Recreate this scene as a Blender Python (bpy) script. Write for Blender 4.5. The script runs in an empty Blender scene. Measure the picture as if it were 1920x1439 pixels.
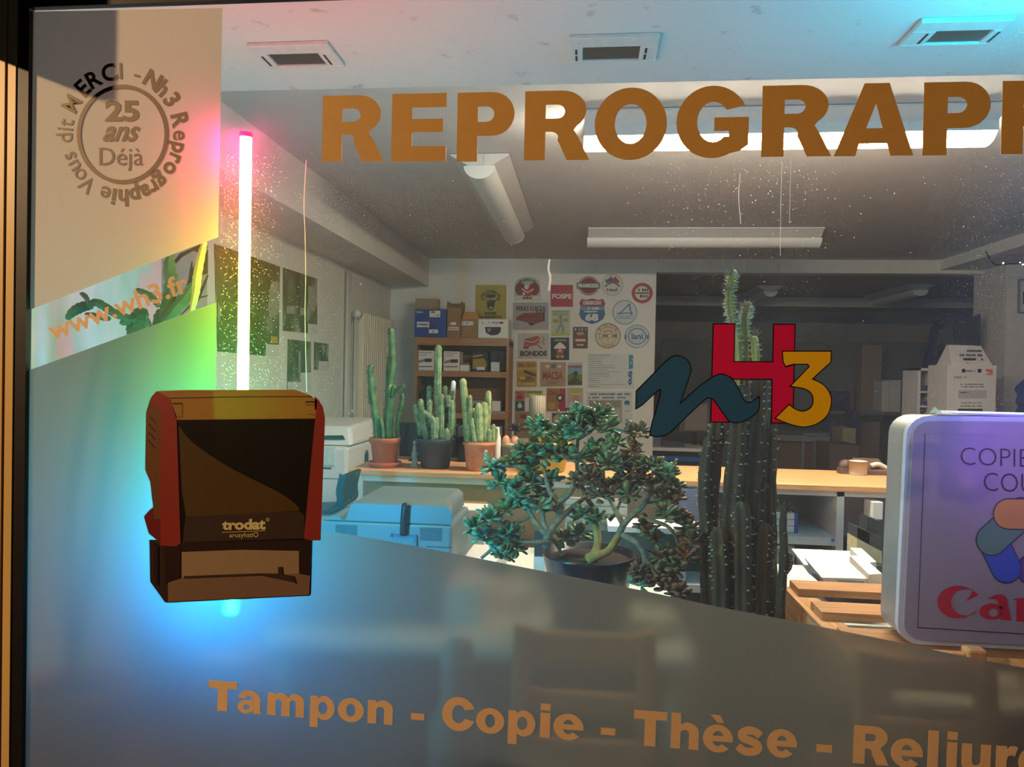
import bpy, math, random
from mathutils import Vector, Matrix
from mathutils.geometry import tessellate_polygon
random.seed(7)
S = bpy.context.scene
COL = S.collection
R = math.radians

# ---------------------------------------------------------------- camera
F = 1340.0
CAM = Vector((0, 0, 1.5))
ROT = Matrix.Rotation(R(5.75), 3, 'Z') @ Matrix.Rotation(R(90 - 0.78), 3, 'X') @ Matrix.Rotation(R(1.12), 3, 'Z')
cd = bpy.data.cameras.new('camera'); cd.sensor_width = 36.0; cd.lens = 36.0 * F / 1920.0
cd.clip_start = 0.05
co = bpy.data.objects.new('camera', cd); COL.objects.link(co)
co.matrix_world = Matrix.Translation(CAM) @ ROT.to_4x4()
S.camera = co
S.view_settings.view_transform = 'Standard'; S.view_settings.look = 'None'
S.view_settings.exposure = 0.0; S.view_settings.gamma = 1.0; S.view_settings.use_curve_mapping = False
S.cycles.max_bounces = 8; S.cycles.transparent_max_bounces = 12; S.cycles.transmission_bounces = 6
S.cycles.sample_clamp_indirect = 4.0

# ---------------------------------------------------------------- night sky over the street
w = bpy.data.worlds.new('night_sky'); S.world = w; w.use_nodes = True
w.node_tree.nodes['Background'].inputs[0].default_value = (0.30, 0.38, 0.60, 1)
w.node_tree.nodes['Background'].inputs[1].default_value = 0.035

def ray(px, py):
    return ROT @ Vector(((px - 960) / F, -(py - 719.5) / F, -1))
def at(px, py, Y):
    d = ray(px, py); return CAM + d * (Y / d.y)
def atx(px, py, X):
    d = ray(px, py); return CAM + d * (X / d.x)
def atz(px, py, Z):
    d = ray(px, py); return CAM + d * ((Z - CAM.z) / d.z)
def ppm(Y): return Y / F      # metres per photo pixel at depth Y

GY = 1.5            # the shop window
# street lamp across the pavement, shading of the projecting sign fixed by it
SH = at(220, 190, GY); AT = at(-60, 83, GY)
LX, LY = -4.4, -2.0
TT = (SH.x - AT.x) / (SH.x - LX)
LZ = SH.z + (AT.z - SH.z) / TT
SIGN_Y = GY + TT * (LY - GY)
def light(name, kind, loc, energy, col, **kw):
    d = bpy.data.lights.new(name, kind); d.energy = energy; d.color = col
    for k, v in kw.items(): setattr(d, k, v)
    o = bpy.data.objects.new(name, d); COL.objects.link(o); o.location = loc
    return o
light('street_lamp_light', 'POINT', (LX, LY, LZ), 900, (1.0, 0.67, 0.34), shadow_soft_size=0.05)

# ---------------------------------------------------------------- materials
def lin(c):
    r = []
    for v in c:
        v = v / 255.0
        r.append(v / 12.92 if v <= 0.04045 else ((v + 0.055) / 1.055) ** 2.4)
    return tuple(r) + (1,)
MC = {}
def mat(name, rgb, rough=0.55, metal=0.0, var=0.10, scale=40, bump=0.0, stretch=None, spec=0.4, coat=0.0, trans=None):
    """rgb: the thing's own colour (sRGB 0-255), broken up by a little noise"""
    if name in MC: return MC[name]
    m = bpy.data.materials.new(name); m.use_nodes = True; MC[name] = m
    nt = m.node_tree; N = nt.nodes; L = nt.links
    b = N['Principled BSDF']
    b.inputs['Roughness'].default_value = rough; b.inputs['Metallic'].default_value = metal
    b.inputs['Specular IOR Level'].default_value = spec; b.inputs['Coat Weight'].default_value = coat
    c = lin(rgb)
    if var > 0 or bump > 0:
        tc = N.new('ShaderNodeTexCoord'); mp = N.new('ShaderNodeMapping'); nz = N.new('ShaderNodeTexNoise')
        L.new(tc.outputs['Object'], mp.inputs[0]); L.new(mp.outputs[0], nz.inputs['Vector'])
        nz.inputs['Scale'].default_value = scale; nz.inputs['Detail'].default_value = 3
        if stretch: mp.inputs['Scale'].default_value = stretch
        rp = N.new('ShaderNodeValToRGB'); L.new(nz.outputs['Fac'], rp.inputs[0])
        rp.color_ramp.elements[0].position = 0.3; rp.color_ramp.elements[1].position = 0.7
        rp.color_ramp.elements[0].color = tuple(max(0, v * (1 - var)) for v in c[:3]) + (1,)
        rp.color_ramp.elements[1].color = tuple(min(1, v * (1 + var)) for v in c[:3]) + (1,)
        L.new(rp.outputs[0], b.inputs['Base Color'])
        if bump > 0:
            bp = N.new('ShaderNodeBump'); bp.inputs['Strength'].default_value = bump; bp.inputs['Distance'].default_value = 0.01
            L.new(nz.outputs['Fac'], bp.inputs['Height']); L.new(bp.outputs[0], b.inputs['Normal'])
    else:
        b.inputs['Base Color'].default_value = c
    if trans:
        tr = N.new('ShaderNodeBsdfTranslucent'); tr.inputs[0].default_value = lin(trans[0])
        mx = N.new('ShaderNodeMixShader'); mx.inputs[0].default_value = trans[1]
        L.new(b.outputs[0], mx.inputs[1]); L.new(tr.outputs[0], mx.inputs[2])
        L.new(mx.outputs[0], N['Material Output'].inputs[0])
    return m
def two_tone(name, a, b_, scale, lo=0.45, hi=0.55, stretch=(1, 1, 1), rough=0.6, detail=3, third=None):
    """patches of two (or three) of the thing's own colours"""
    m = bpy.data.materials.new(name); m.use_nodes = True; MC[name] = m
    N = m.node_tree.nodes; L = m.node_tree.links; b = N['Principled BSDF']; b.inputs['Roughness'].default_value = rough
    tc = N.new('ShaderNodeTexCoord'); mp = N.new('ShaderNodeMapping'); nz = N.new('ShaderNodeTexNoise')
    L.new(tc.outputs['Object'], mp.inputs[0]); mp.inputs['Scale'].default_value = stretch
    L.new(mp.outputs[0], nz.inputs['Vector']); nz.inputs['Scale'].default_value = scale; nz.inputs['Detail'].default_value = detail
    rp = N.new('ShaderNodeValToRGB'); L.new(nz.outputs['Fac'], rp.inputs[0]); L.new(rp.outputs[0], b.inputs['Base Color'])
    e = rp.color_ramp.elements; e[0].position = lo; e[1].position = hi; e[0].color = lin(a); e[1].color = lin(b_)
    if third:
        q = e.new(hi + 0.06); q.color = lin(third)
    return m
def emit(name, rgb, strength):
    m = bpy.data.materials.new(name); m.use_nodes = True
    N = m.node_tree.nodes; b = N['Principled BSDF']
    b.inputs['Base Color'].default_value = lin(rgb); b.inputs['Emission Color'].default_value = lin(rgb)
    b.inputs['Emission Strength'].default_value = strength
    return m
def wood(name, a, b_, axis=0, scale=6.0, rough=0.45):
    st = [18, 18, 18]; st[axis] = 1.2
    return two_tone(name, a, b_, scale, 0.35, 0.65, tuple(st), rough, 4)

# ---------------------------------------------------------------- mesh building
ORG = {}
class MB:
    def __init__(s, m=None): s.v = []; s.f = []; s.mi = []; s.sm = []; s.mats = []; s.cur = 0; s.smooth = False; s.bev = 0.0; (m and s.use(m))
    def use(s, m, smooth=None):
        if m not in s.mats: s.mats.append(m)
        s.cur = s.mats.index(m)
        if smooth is not None: s.smooth = smooth
        return s
    def add(s, vs, fs, smooth=None):
        b = len(s.v); s.v.extend([Vector(p) for p in vs]); sm = s.smooth if smooth is None else smooth
        for f in fs: s.f.append([b + i for i in f]); s.mi.append(s.cur); s.sm.append(sm)
        return s
    def hexa(s, p):       # 8 corners: bottom loop 4, top loop 4
        return s.add(p, [(3, 2, 1, 0), (4, 5, 6, 7), (0, 1, 5, 4), (1, 2, 6, 5), (2, 3, 7, 6), (3, 0, 4, 7)], False)
    def box(s, x0, x1, y0, y1, z0, z1):
        return s.hexa([(x0, y0, z0), (x1, y0, z0), (x1, y1, z0), (x0, y1, z0), (x0, y0, z1), (x1, y0, z1), (x1, y1, z1), (x0, y1, z1)])
    def pbox(s, x0, y0, x1, y1, Y, d, grow=0):   # front face given in photo pixels at depth Y, d metres deep
        a = at(x0, (y0 + y1) / 2, Y).x; b = at(x1, (y0 + y1) / 2, Y).x
        zt = at((x0 + x1) / 2, y0, Y).z; zb = at((x0 + x1) / 2, y1, Y).z
        return s.box(min(a, b), max(a, b), Y, Y + d, zb, zt)
    def bar(s, a, b, wd, hd):    # square bar from a to b
        a = Vector(a); b = Vector(b); d = (b - a).normalized()
        u = d.cross(Vector((0, 0, 1)))
        if u.length < 1e-3: u = Vector((1, 0, 0))
        u.normalize(); n = u.cross(d).normalized(); u *= wd / 2; n *= hd / 2
        return s.hexa([a - u - n, a + u - n, b + u - n, b - u - n, a - u + n, a + u + n, b + u + n, b - u + n])
    def tube(s, pts, rad, n=10, cap=True, ribs=0, depth=0.0, dome=False, flat=1.0):
        pts = [Vector(p) for p in pts]; m = len(pts)
        rad = list(rad) if hasattr(rad, '__len__') else [rad] * m
        if dome:
            d = (pts[-1] - pts[-2]).normalized(); e = pts[-1]; r0 = rad[-1]
            for k in (30, 55, 75, 88):
                pts.append(e + d * r0 * math.sin(R(k)) * 1.1); rad.append(r0 * math.cos(R(k)))
            m = len(pts)
        if ribs: n = ribs * 4
        vs = []; fs = []
        ref = None
        for i, p in enumerate(pts):
            t = (pts[min(i + 1, m - 1)] - pts[max(i - 1, 0)]).normalized()
            if ref is None: ref = Vector((1, 0, 0)) if abs(t.x) < 0.9 else Vector((0, 1, 0))
            u = (ref - t * ref.dot(t)).normalized(); ref = u; q = t.cross(u)
            for k in range(n):
                a = 2 * math.pi * k / n
                rr = rad[i]
                if ribs: rr *= 1 - depth * (0.5 - 0.5 * math.cos(a * ribs)) ** 0.8
                vs.append(p + u * rr * math.cos(a) + q * rr * math.sin(a) * flat)
        for i in range(m - 1):
            for k in range(n):
                k2 = (k + 1) % n
                fs.append((i * n + k, i * n + k2, (i + 1) * n + k2, (i + 1) * n + k))
        if cap: fs.append(tuple(range(n - 1, -1, -1))); fs.append(tuple((m - 1) * n + k for k in range(n)))
        return s.add(vs, fs, True if not ribs or ribs > 0 else s.smooth)
    def lathe(s, c, prof, n=28, sx=1.0, sy=1.0):     # prof: (radius, z) bottom to top
        c = Vector(c); vs = []; fs = []
        for r, z in prof:
            for k in range(n):
                a = 2 * math.pi * k / n; vs.append(c + Vector((r * sx * math.cos(a), r * sy * math.sin(a), z)))
        for i in range(len(prof) - 1):
            for k in range(n):
                k2 = (k + 1) % n; fs.append((i * n + k, i * n + k2, (i + 1) * n + k2, (i + 1) * n + k))
        fs.append(tuple(range(n - 1, -1, -1))); fs.append(tuple((len(prof) - 1) * n + k for k in range(n)))
        return s.add(vs, fs, True)
    def ball(s, c, rx, ry, rz, n=12, m=8):
        return s.lathe(c, [(max(1e-4, math.sin(math.pi * i / m)) * 1.0, -math.cos(math.pi * i / m)) for i in range(m + 1)], n) if False else s._ball(Vector(c), rx, ry, rz, n, m)
    def _ball(s, c, rx, ry, rz, n, m):
        vs = []; fs = []
        for i in range(m + 1):
            a = math.pi * i / m; r = max(1e-3, math.sin(a))
            for k in range(n):
                b = 2 * math.pi * k / n; vs.append(c + Vector((rx * r * math.cos(b), ry * r * math.sin(b), -rz * math.cos(a))))
        for i in range(m):
            for k in range(n):
                k2 = (k + 1) % n; fs.append((i * n + k, i * n + k2, (i + 1) * n + k2, (i + 1) * n + k))
        return s.add(vs, fs, True)
    def poly(s, loops, fn, thick=0.0, off=0.0):
        """flat shape: loops[0] the outline and the rest holes, in 2-D; fn maps a 2-D point to the world; thick goes away from the viewer"""
        flat = [p for l in loops for p in l]
        tri = tessellate_polygon([[Vector((p[0], p[1], 0)) for p in l] for l in loops])
        W = [Vector(fn(p)) for p in flat]; N_ = Vector((0, -1, 0)) if s.nrm is None else s.nrm
        A = [p + N_ * (off + thick) for p in W]; fs = []
        for t in tri:
            a, b, c = (A[i] for i in t)
            fs.append(tuple(t) if (b - a).cross(c - a).dot(N_) > 0 else (t[0], t[2], t[1]))
        vs = A
        if thick:
            n = len(flat); vs = A + [p + N_ * off for p in W]
            fs += [tuple(n + i for i in reversed(f)) for f in list(fs)]
            b = 0
            for l in loops:
                k = len(l)
                for i in range(k): fs.append((b + i, b + (i + 1) % k, n + b + (i + 1) % k, n + b + i))
                b += k
        return s.add(vs, fs, False)
    def strip(s, pts, wd, fn, off=0.0):
        n = len(pts)
        for i in range(n - 1):
            (ax, ay), (bx, by) = pts[i], pts[i + 1]; l = math.hypot(bx - ax, by - ay) or 1
            dx, dy = (bx - ax) / l * wd / 2, (by - ay) / l * wd / 2
            W = [Vector(fn(p)) + Vector((0, -off - .00001 * (i % 3), 0)) for p in ((ax - dx + dy, ay - dy - dx), (bx + dx + dy, by + dy - dx), (bx + dx - dy, by + dy + dx), (ax - dx - dy, ay - dy + dx))]
            s.add(W, [(0, 1, 2, 3) if (W[1] - W[0]).cross(W[2] - W[0]).y < 0 else (3, 2, 1, 0)], False)
        return s
    nrm = None
    def build(s, name, parent=None, label=None):
        me = bpy.data.meshes.new(name); org = ORG[parent.name] if parent else s.origin()
        me.from_pydata([tuple(p - org) for p in s.v], [], s.f)
        for m in s.mats: me.materials.append(m)
        me.polygons.foreach_set('material_index', s.mi); me.polygons.foreach_set('use_smooth', s.sm); me.update()
        o = bpy.data.objects.new(name, me); COL.objects.link(o)
        ORG[o.name] = org
        if parent: o.parent = parent
        else: o.location = org
        if label: o['label'] = label
        if s.bev:
            b = o.modifiers.new('edges', 'BEVEL'); b.width = s.bev; b.segments = 2; b.limit_method = 'ANGLE'; b.angle_limit = R(40)
            b.harden_normals = False
        return o
    def origin(s):
        xs = [p.x for p in s.v]; ys = [p.y for p in s.v]; zs = [p.z for p in s.v]
        return Vector(((min(xs) + max(xs)) / 2, (min(ys) + max(ys)) / 2, min(zs)))
    def solo(s, name, label, cat, group=None, kind=None):
        return tag(s.build(name), label, cat, group, kind)
def tag(o, label, cat, group=None, kind=None):
    o['label'] = label
    if cat: o['category'] = cat
    if group: o['group'] = group
    if kind: o['kind'] = kind
    return o
def thing(name, label, cat, loc, group=None):
    o = bpy.data.objects.new(name, None); COL.objects.link(o); o.empty_display_size = 0.05
    o.location = loc; ORG[o.name] = Vector(loc)
    return tag(o, label, cat, group)
def struct(name, mb, label):
    o = mb.build(name); o['label'] = label; o['kind'] = 'structure'; return o
def smoothpath(p, n=6):
    p = [Vector(q) for q in p]; out = []
    for i in range(len(p) - 1):
        a = p[max(i - 1, 0)]; b = p[i]; c = p[i + 1]; d = p[min(i + 2, len(p) - 1)]
        for k in range(n):
            t = k / n
            out.append(0.5 * ((2 * b) + (c - a) * t + (2 * a - 5 * b + 4 * c - d) * t * t + (3 * b - a - 3 * c + d) * t ** 3))
    return out + [p[-1]]
def arc(cx, cy, rx, ry, a0, a1, n=14):
    return [(cx + rx * math.cos(R(a0 + (a1 - a0) * i / n)), cy + ry * math.sin(R(a0 + (a1 - a0) * i / n))) for i in range(n + 1)]
def ell(cx, cy, rx, ry, n=36): return arc(cx, cy, rx, ry, 0, 360, n)[:-1]
def rect(x0, y0, x1, y1): return [(x0, y0), (x1, y0), (x1, y1), (x0, y1)]
def rrect(x0, y0, x1, y1, r):
    return arc(x1 - r, y0 + r, r, r, -90, 0, 5) + arc(x1 - r, y1 - r, r, r, 0, 90, 5) + arc(x0 + r, y1 - r, r, r, 90, 180, 5) + arc(x0 + r, y0 + r, r, r, 180, 270, 5)
def ribbon(pts, wd, taper=None):
    """outline of a stroke of width wd along pts (2-D)"""
    L_ = []; Rr = []
    n = len(pts)
    for i, p in enumerate(pts):
        a = pts[max(i - 1, 0)]; b = pts[min(i + 1, n - 1)]
        dx, dy = b[0] - a[0], b[1] - a[1]; l = math.hypot(dx, dy) or 1
        hw = (wd[i] if hasattr(wd, '__len__') else wd) / 2
        L_.append((p[0] - dy / l * hw, p[1] + dx / l * hw)); Rr.append((p[0] + dy / l * hw, p[1] - dx / l * hw))
    return L_ + Rr[::-1]
def sp2(pts, n=6): return [(q.x, q.y) for q in smoothpath([(a, b, 0) for a, b in pts], n)]

# ---------------------------------------------------------------- lettering
TXC = {}
def glyphs(s, off=0.0, shear=0.0):
    k = (s, off, shear)
    if k not in TXC:
        c = bpy.data.curves.new('lettering', 'FONT'); c.body = s; c.offset = off; c.shear = shear; c.resolution_u = 3
        o = bpy.data.objects.new('lettering', c); COL.objects.link(o)
        dg = bpy.context.evaluated_depsgraph_get(); dg.update()
        me = bpy.data.meshes.new_from_object(o.evaluated_get(dg))
        v = [(p.co.x, p.co.y) for p in me.vertices]; f = [tuple(p.vertices) for p in me.polygons]
        bpy.data.objects.remove(o); bpy.data.curves.remove(c); bpy.data.meshes.remove(me)
        TXC[k] = (v, f)
    return TXC[k]
def text(mb, s, q, fn, m, off=0.0, shear=0.0, lift=0.0):
    """set lettering into the quad q = top-left, top-right, bottom-right, bottom-left (2-D), mapped to the world by fn"""
    mb.use(m)
    v, f = glyphs(s, off, shear)
    if not v: return
    x0 = min(p[0] for p in v); x1 = max(p[0] for p in v); y0 = min(p[1] for p in v); y1 = max(p[1] for p in v)
    if len(q) == 4 and not hasattr(q[0], '__len__'): q = [(q[0], q[1]), (q[2], q[1]), (q[2], q[3]), (q[0], q[3])]
    W = []
    for p in v:
        u = (p[0] - x0) / (x1 - x0); t = 1 - (p[1] - y0) / (y1 - y0)
        a = [q[0][i] * (1 - u) + q[1][i] * u for i in (0, 1)]; b = [q[3][i] * (1 - u) + q[2][i] * u for i in (0, 1)]
        P = Vector(fn((a[0] * (1 - t) + b[0] * t, a[1] * (1 - t) + b[1] * t))); P += (mb.nrm or Vector((0, -1, 0))) * lift; W.append(P)
    N_ = mb.nrm or Vector((0, -1, 0)); fs = []
    for g in f:
        n = (W[g[1]] - W[g[0]]).cross(W[g[2]] - W[g[0]])
        fs.append(g if n.dot(N_) > 0 else tuple(reversed(g)))
    mb.add(W, fs, False)
def onY(Y): return lambda p: at(p[0], p[1], Y)

# heavy sans alphabet: outlines at cap height 1; each glyph is [width, [loops], [loops] ...]
def D(x0, y0, x1, y1, rx):      # a D-shaped loop, flat on the left
    ry = (y1 - y0) / 2
    return [(x0, y0)] + arc(x1 - rx, y0 + ry, rx, ry, -90, 90, 12) + [(x0, y1)]
def ringsec(cx, cy, rx, ry, ix, iy, a0, a1, n=20):
    return arc(cx, cy, rx, ry, a0, a1, n) + arc(cx, cy, ix, iy, a1, a0, n)
def arch(x0, x1, xr):
    return [[(x0 - .1, .50), (x0 - .03, .66)] + arc(x1 - .04, .49, xr - x1 + .04, .255, 105, 0, 10) + [(xr, 0), (x1, 0)] + arc((x0 + x1) / 2, .44, (x1 - x0) / 2, .1, 0, 180, 8) + [(x0, .3), (x0 - .1, .3)]]
SW = .27
HG = {
 'R': [.93, [[(0, 0), (0, 1)] + arc(.53, .715, .35, .285, 90, -52, 12) + [(.70, .43), (.775, .32), (.93, 0), (.61, 0), (.475, .29)] + arc(.38, .31, .11, .10, 20, 90, 5) + [(.30, .41), (.30, 0)], D(.30, .60, .575, .80, .11)]],
 'E': [.80, [[(0, 0), (0, 1), (.80, 1), (.80, .793), (.30, .793), (.30, .625), (.755, .625), (.755, .43), (.30, .43), (.30, .225), (.80, .225), (.80, 0)]]],
 'P': [.83, [[(0, 0), (0, 1)] + arc(.51, .685, .32, .315, 90, -90, 14) + [(.30, .37), (.30, 0)], D(.30, .573, .535, .795, .11)]],
 'O': [.96, [ell(.48, .5, .48, .52, 44), ell(.48, .5, .21, .285, 36)]],
 'G': [1.0, [arc(.5, .5, .5, .52, 27, 300, 30) + [(.88, .08), (1.0, .17), (1.0, .565), (.525, .565), (.525, .37), (.73, .37), (.73, .29)] + arc(.51, .5, .22, .29, -48, -318, 26) + [(.70, .67)]]],
 'A': [1.10, [[(0, 0), (.405, 1), (.75, 1), (1.10, 0), (.785, 0), (.735, .17), (.35, .17), (.30, 0)], [(.57, .72), (.44, .38), (.67, .38)]]],
 'H': [.93, [[(0, 0), (0, 1), (.3, 1), (.3, .62), (.63, .62), (.63, 1), (.93, 1), (.93, 0), (.63, 0), (.63, .38), (.3, .38), (.3, 0)]]],
 'T': [.88, [[(.29, 0), (.29, .76), (0, .76), (0, 1), (.88, 1), (.88, .76), (.59, .76), (.59, 0)]]],
 'C': [.93, [arc(.48, .5, .48, .52, 22, 338, 30) + [(.66, .37)] + arc(.48, .5, .19, .28, 330, 30, 24) + [(.66, .63)]]],
 'a': [.80, [ringsec(.385, .46, .375, .29, .12, .115, 0, 172, 16)], [[(.50, .47), (.50, .12), (.53, 0), (.80, 0), (.76, .12), (.76, .47)]], [ell(.275, .205, .275, .22, 24), ell(.31, .205, .10, .085, 16)], [[(.25, .40), (.52, .46), (.52, .34), (.30, .28)]]],
 'm': [1.19, [[(0, 0), (0, .73), (.25, .73), (.25, .6), (SW, .5), (SW, 0)]], arch(SW, .46, .46 + SW), arch(.46 + SW, .92, .92 + SW)],
 'n': [.78, [[(0, 0), (0, .73), (.25, .73), (.25, .6), (SW, .5), (SW, 0)]], arch(SW, .51, .78)],
 'h': [.78, [[(0, 0), (0, 1), (SW, 1), (SW, 0)]], arch(SW, .51, .78)],
 'u': [.78, [[(.78, .73), (.78, 0), (.53, 0), (.53, .13), (.51, .23), (.51, .73)]], [[(.78 - x, .73 - y) for x, y in arch(SW, .51, .78)[0]]]],
 'p': [.82, [[(0, -.27), (0, .73), (.25, .73), (.27, .6), (.27, -.27)]], [ell(.48, .365, .34, .385, 30), ell(.43, .365, .15, .20, 20)]],
 'o': [.81, [ell(.405, .365, .405, .385, 36), ell(.405, .365, .14, .205, 26)]],
 'i': [.28, [rect(0, 0, .275, .73)], [rect(0, .80, .275, 1)]],
 'l': [.28, [rect(0, 0, .275, 1)]],
 'r': [.54, [rect(0, 0, .275, .73)], [[(.2, .5), (.26, .62), (.36, .735), (.47, .75), (.56, .72), (.48, .49), (.40, .52), (.31, .49), (.275, .38), (.2, .36)]]],
 'e': [.80, [ringsec(.40, .365, .40, .385, .15, .215, -4, 318, 30)], [rect(.2, .29, .80, .44)]],
 's': [.74, [ribbon(sp2([(.66, .53), (.52, .63), (.33, .65), (.16, .56), (.20, .43), (.40, .37), (.58, .29), (.60, .15), (.42, .07), (.22, .09), (.06, .20)], 5), .215)]],
 '-': [.42, [rect(0, .22, .42, .42)]],
}
HG['è'] = HG['e'] + [[[(.18, 1.02), (.44, 1.02), (.56, .81), (.38, .81)]]]
def heavy(mb, ch, fn, scale_x=1.0, thick=0.0):
    """one heavy letter; fn maps glyph coordinates (baseline 0, cap height 1) to the world"""
    for i, loops in enumerate(HG[ch][1:]): mb.poly(loops, fn, thick + .00018 * i)

# ================================================================ THE SETTING
YB = 6.9                                  # back wall of the shop
CZ = at(805, 485, YB).z                   # ceiling
XL = at(733, 545, YB).x                   # left wall
SZ, SY = 2.45, None
e_ = ray(1095, 157); SY = (SZ - 1.5) / e_.z * e_.y   # rear edge of the lower ceiling over the window
XR = 5.2
plaster = mat('warm_plaster', (226, 220, 208), 0.85, var=0.04, scale=8, bump=0.05)
plaster_w = mat('white_wall_paint', (232, 228, 218), 0.8, var=0.03, scale=6)
ceil_m = mat('ceiling_paint', (206, 201, 195), 0.9, var=0.04, scale=5, bump=0.04)
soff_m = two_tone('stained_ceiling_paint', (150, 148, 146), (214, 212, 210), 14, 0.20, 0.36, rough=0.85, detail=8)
dark_paint = mat('dark_room_paint', (190, 182, 176), 0.9, var=0.08, scale=3)
floor_m = two_tone('red_brown_floor_tiles', (96, 62, 46), (120, 80, 60), 6, rough=0.5)
struct('floor', MB(floor_m).box(XL - .2, XR, 1.55, 12.2, -0.1, 0), 'reddish brown shop floor')
struct('ceiling', MB(ceil_m).box(XL - .2, XR, SY, YB, CZ, CZ + .15), 'plain painted shop ceiling')
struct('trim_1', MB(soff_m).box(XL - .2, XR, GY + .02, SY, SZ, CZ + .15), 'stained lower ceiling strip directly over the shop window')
struct('wall_left', MB(plaster).box(XL - .2, XL, GY - .1, YB + .2, 0, CZ + .1), 'long white side wall')
bx = at(805, 500, YB).x; bz = at(805, 538, YB).z
struct('trim_2', MB(plaster).box(XL, bx, SY - .3, YB, bz, CZ), 'boxed beam running along the side wall under the ceiling')
wx0 = at(1229, 600, YB).x; wx1 = at(1840, 600, YB).x; wz1 = at(1500, 512, YB).z
struct('wall_back', MB(plaster_w).box(XL, wx0, YB, YB + .14, 0, CZ), 'white back wall covered with small signs')
rx0 = at(1762, 497, YB).x; rz = at(1763, 507, YB).z
struct('trim_3', MB(plaster).box(wx0, XR, YB, YB + .14, wz1, CZ), 'painted lintel over the opening to the back room')
struct('trim_4', MB(plaster).box(rx0, XR, SY, YB, rz, CZ), 'dropped ceiling strip along the far side of the shop')
pY = atx(1885, 640, wx1).y
struct('wall_right', MB(plaster).box(wx1, XR, pY, YB + .14, 0, rz), 'white wall block beside the opening')
struct('wall_rear_room', MB(dark_paint).box(-1.2, XR + .6, 11.6, 11.8, 0, CZ), 'far wall of the dim back room')
struct('wall_rear_left', MB(dark_paint).box(-1.3, -1.2, YB + .14, 11.8, 0, CZ), 'side wall of the dim back room')
struct('wall_rear_right', MB(dark_paint).box(XR + .5, XR + .6, YB + .14, 11.8, 0, CZ), 'other side wall of the dim back room')
struct('trim_5', MB(dark_paint).box(-1.2, XR + .6, YB + .14, 11.6, CZ - .05, CZ + .1), 'ceiling of the dim back room')
struct('trim_6', MB(dark_paint).box(-1.2, XR + .6, 9.3, 9.5, at(1500, 575, 9.3).z, at(1500, 558, 9.3).z), 'dark beam across the back room')

# ---- the shop front
jamb_m = mat('dark_window_metal', (34, 28, 28), 0.45, 0.4, var=0.1)
gold_m = mat('yellow_door_metal', (214, 172, 104), 0.42, 0.0, var=0.06, scale=12, stretch=(1, 1, .1))
gx0 = at(55, 800, GY).x; gz1 = at(57, 19, GY).z; XE = 1.75
jx = at(32, 440, 1.49).x
struct('trim_7', MB(jamb_m).box(jx, gx0, 1.487, 1.503, 0, gz1 + .2), 'dark metal upright at the end of the shop window')
struct('trim_8', MB(jamb_m).box(gx0, XE, 1.487, 1.503, gz1, gz1 + .2), 'dark metal bar along the top of the shop window')
struct('trim_9', MB(jamb_m).box(jx, XE, 1.48, 1.58, 0.12, .22), 'dark metal bar along the foot of the shop window')
s1 = at(12.5, 440, 1.485).x; s2 = at(9.5, 440, 1.485).x
dd = thing('door_1', 'yellow lit door frame with one dark groove beside the shop window', None, (jx - .2, 1.5, 0)); dd['kind'] = 'structure'
MB(gold_m).box(s1, jx - .002, 1.484, 1.503, 0, gz1 + .25).build('frame_strip', dd)
MB(gold_m).box(jx - .22, s2, 1.48, 1.503, 0, gz1 + .25).build('frame_strip', dd)
MB(jamb_m).box(jx - .22, jx - .003, 1.495, 1.504, 0, gz1 + .2).build('groove', dd)
wallf = mat('facade_render', (120, 112, 104), 0.9, var=0.08, bump=.1)
struct('wall_front', MB(wallf).box(-3.4, jx - .01, 1.5045, 1.512, 0, 3.2).box(jx - .22, XR, 1.52, 1.6, gz1 + .2, 3.2).box(XE, XR, 1.52, 1.6, 0, gz1 + .2), 'rendered shop facade around the window')
sg = thing('projecting_sign', 'blank metal sign projecting from the facade above the door', 'sign', (AT.x, 1.40, AT.z))
MB(jamb_m).box(AT.x - .03, AT.x, SIGN_Y, 1.43, AT.z, AT.z + .75).build('sign_panel', sg)
for h_ in (.1, .6): MB(jamb_m).box(AT.x - .025, AT.x - .005, 1.43, 1.52, AT.z + h_, AT.z + h_ + .03).build('bracket', sg)

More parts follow.
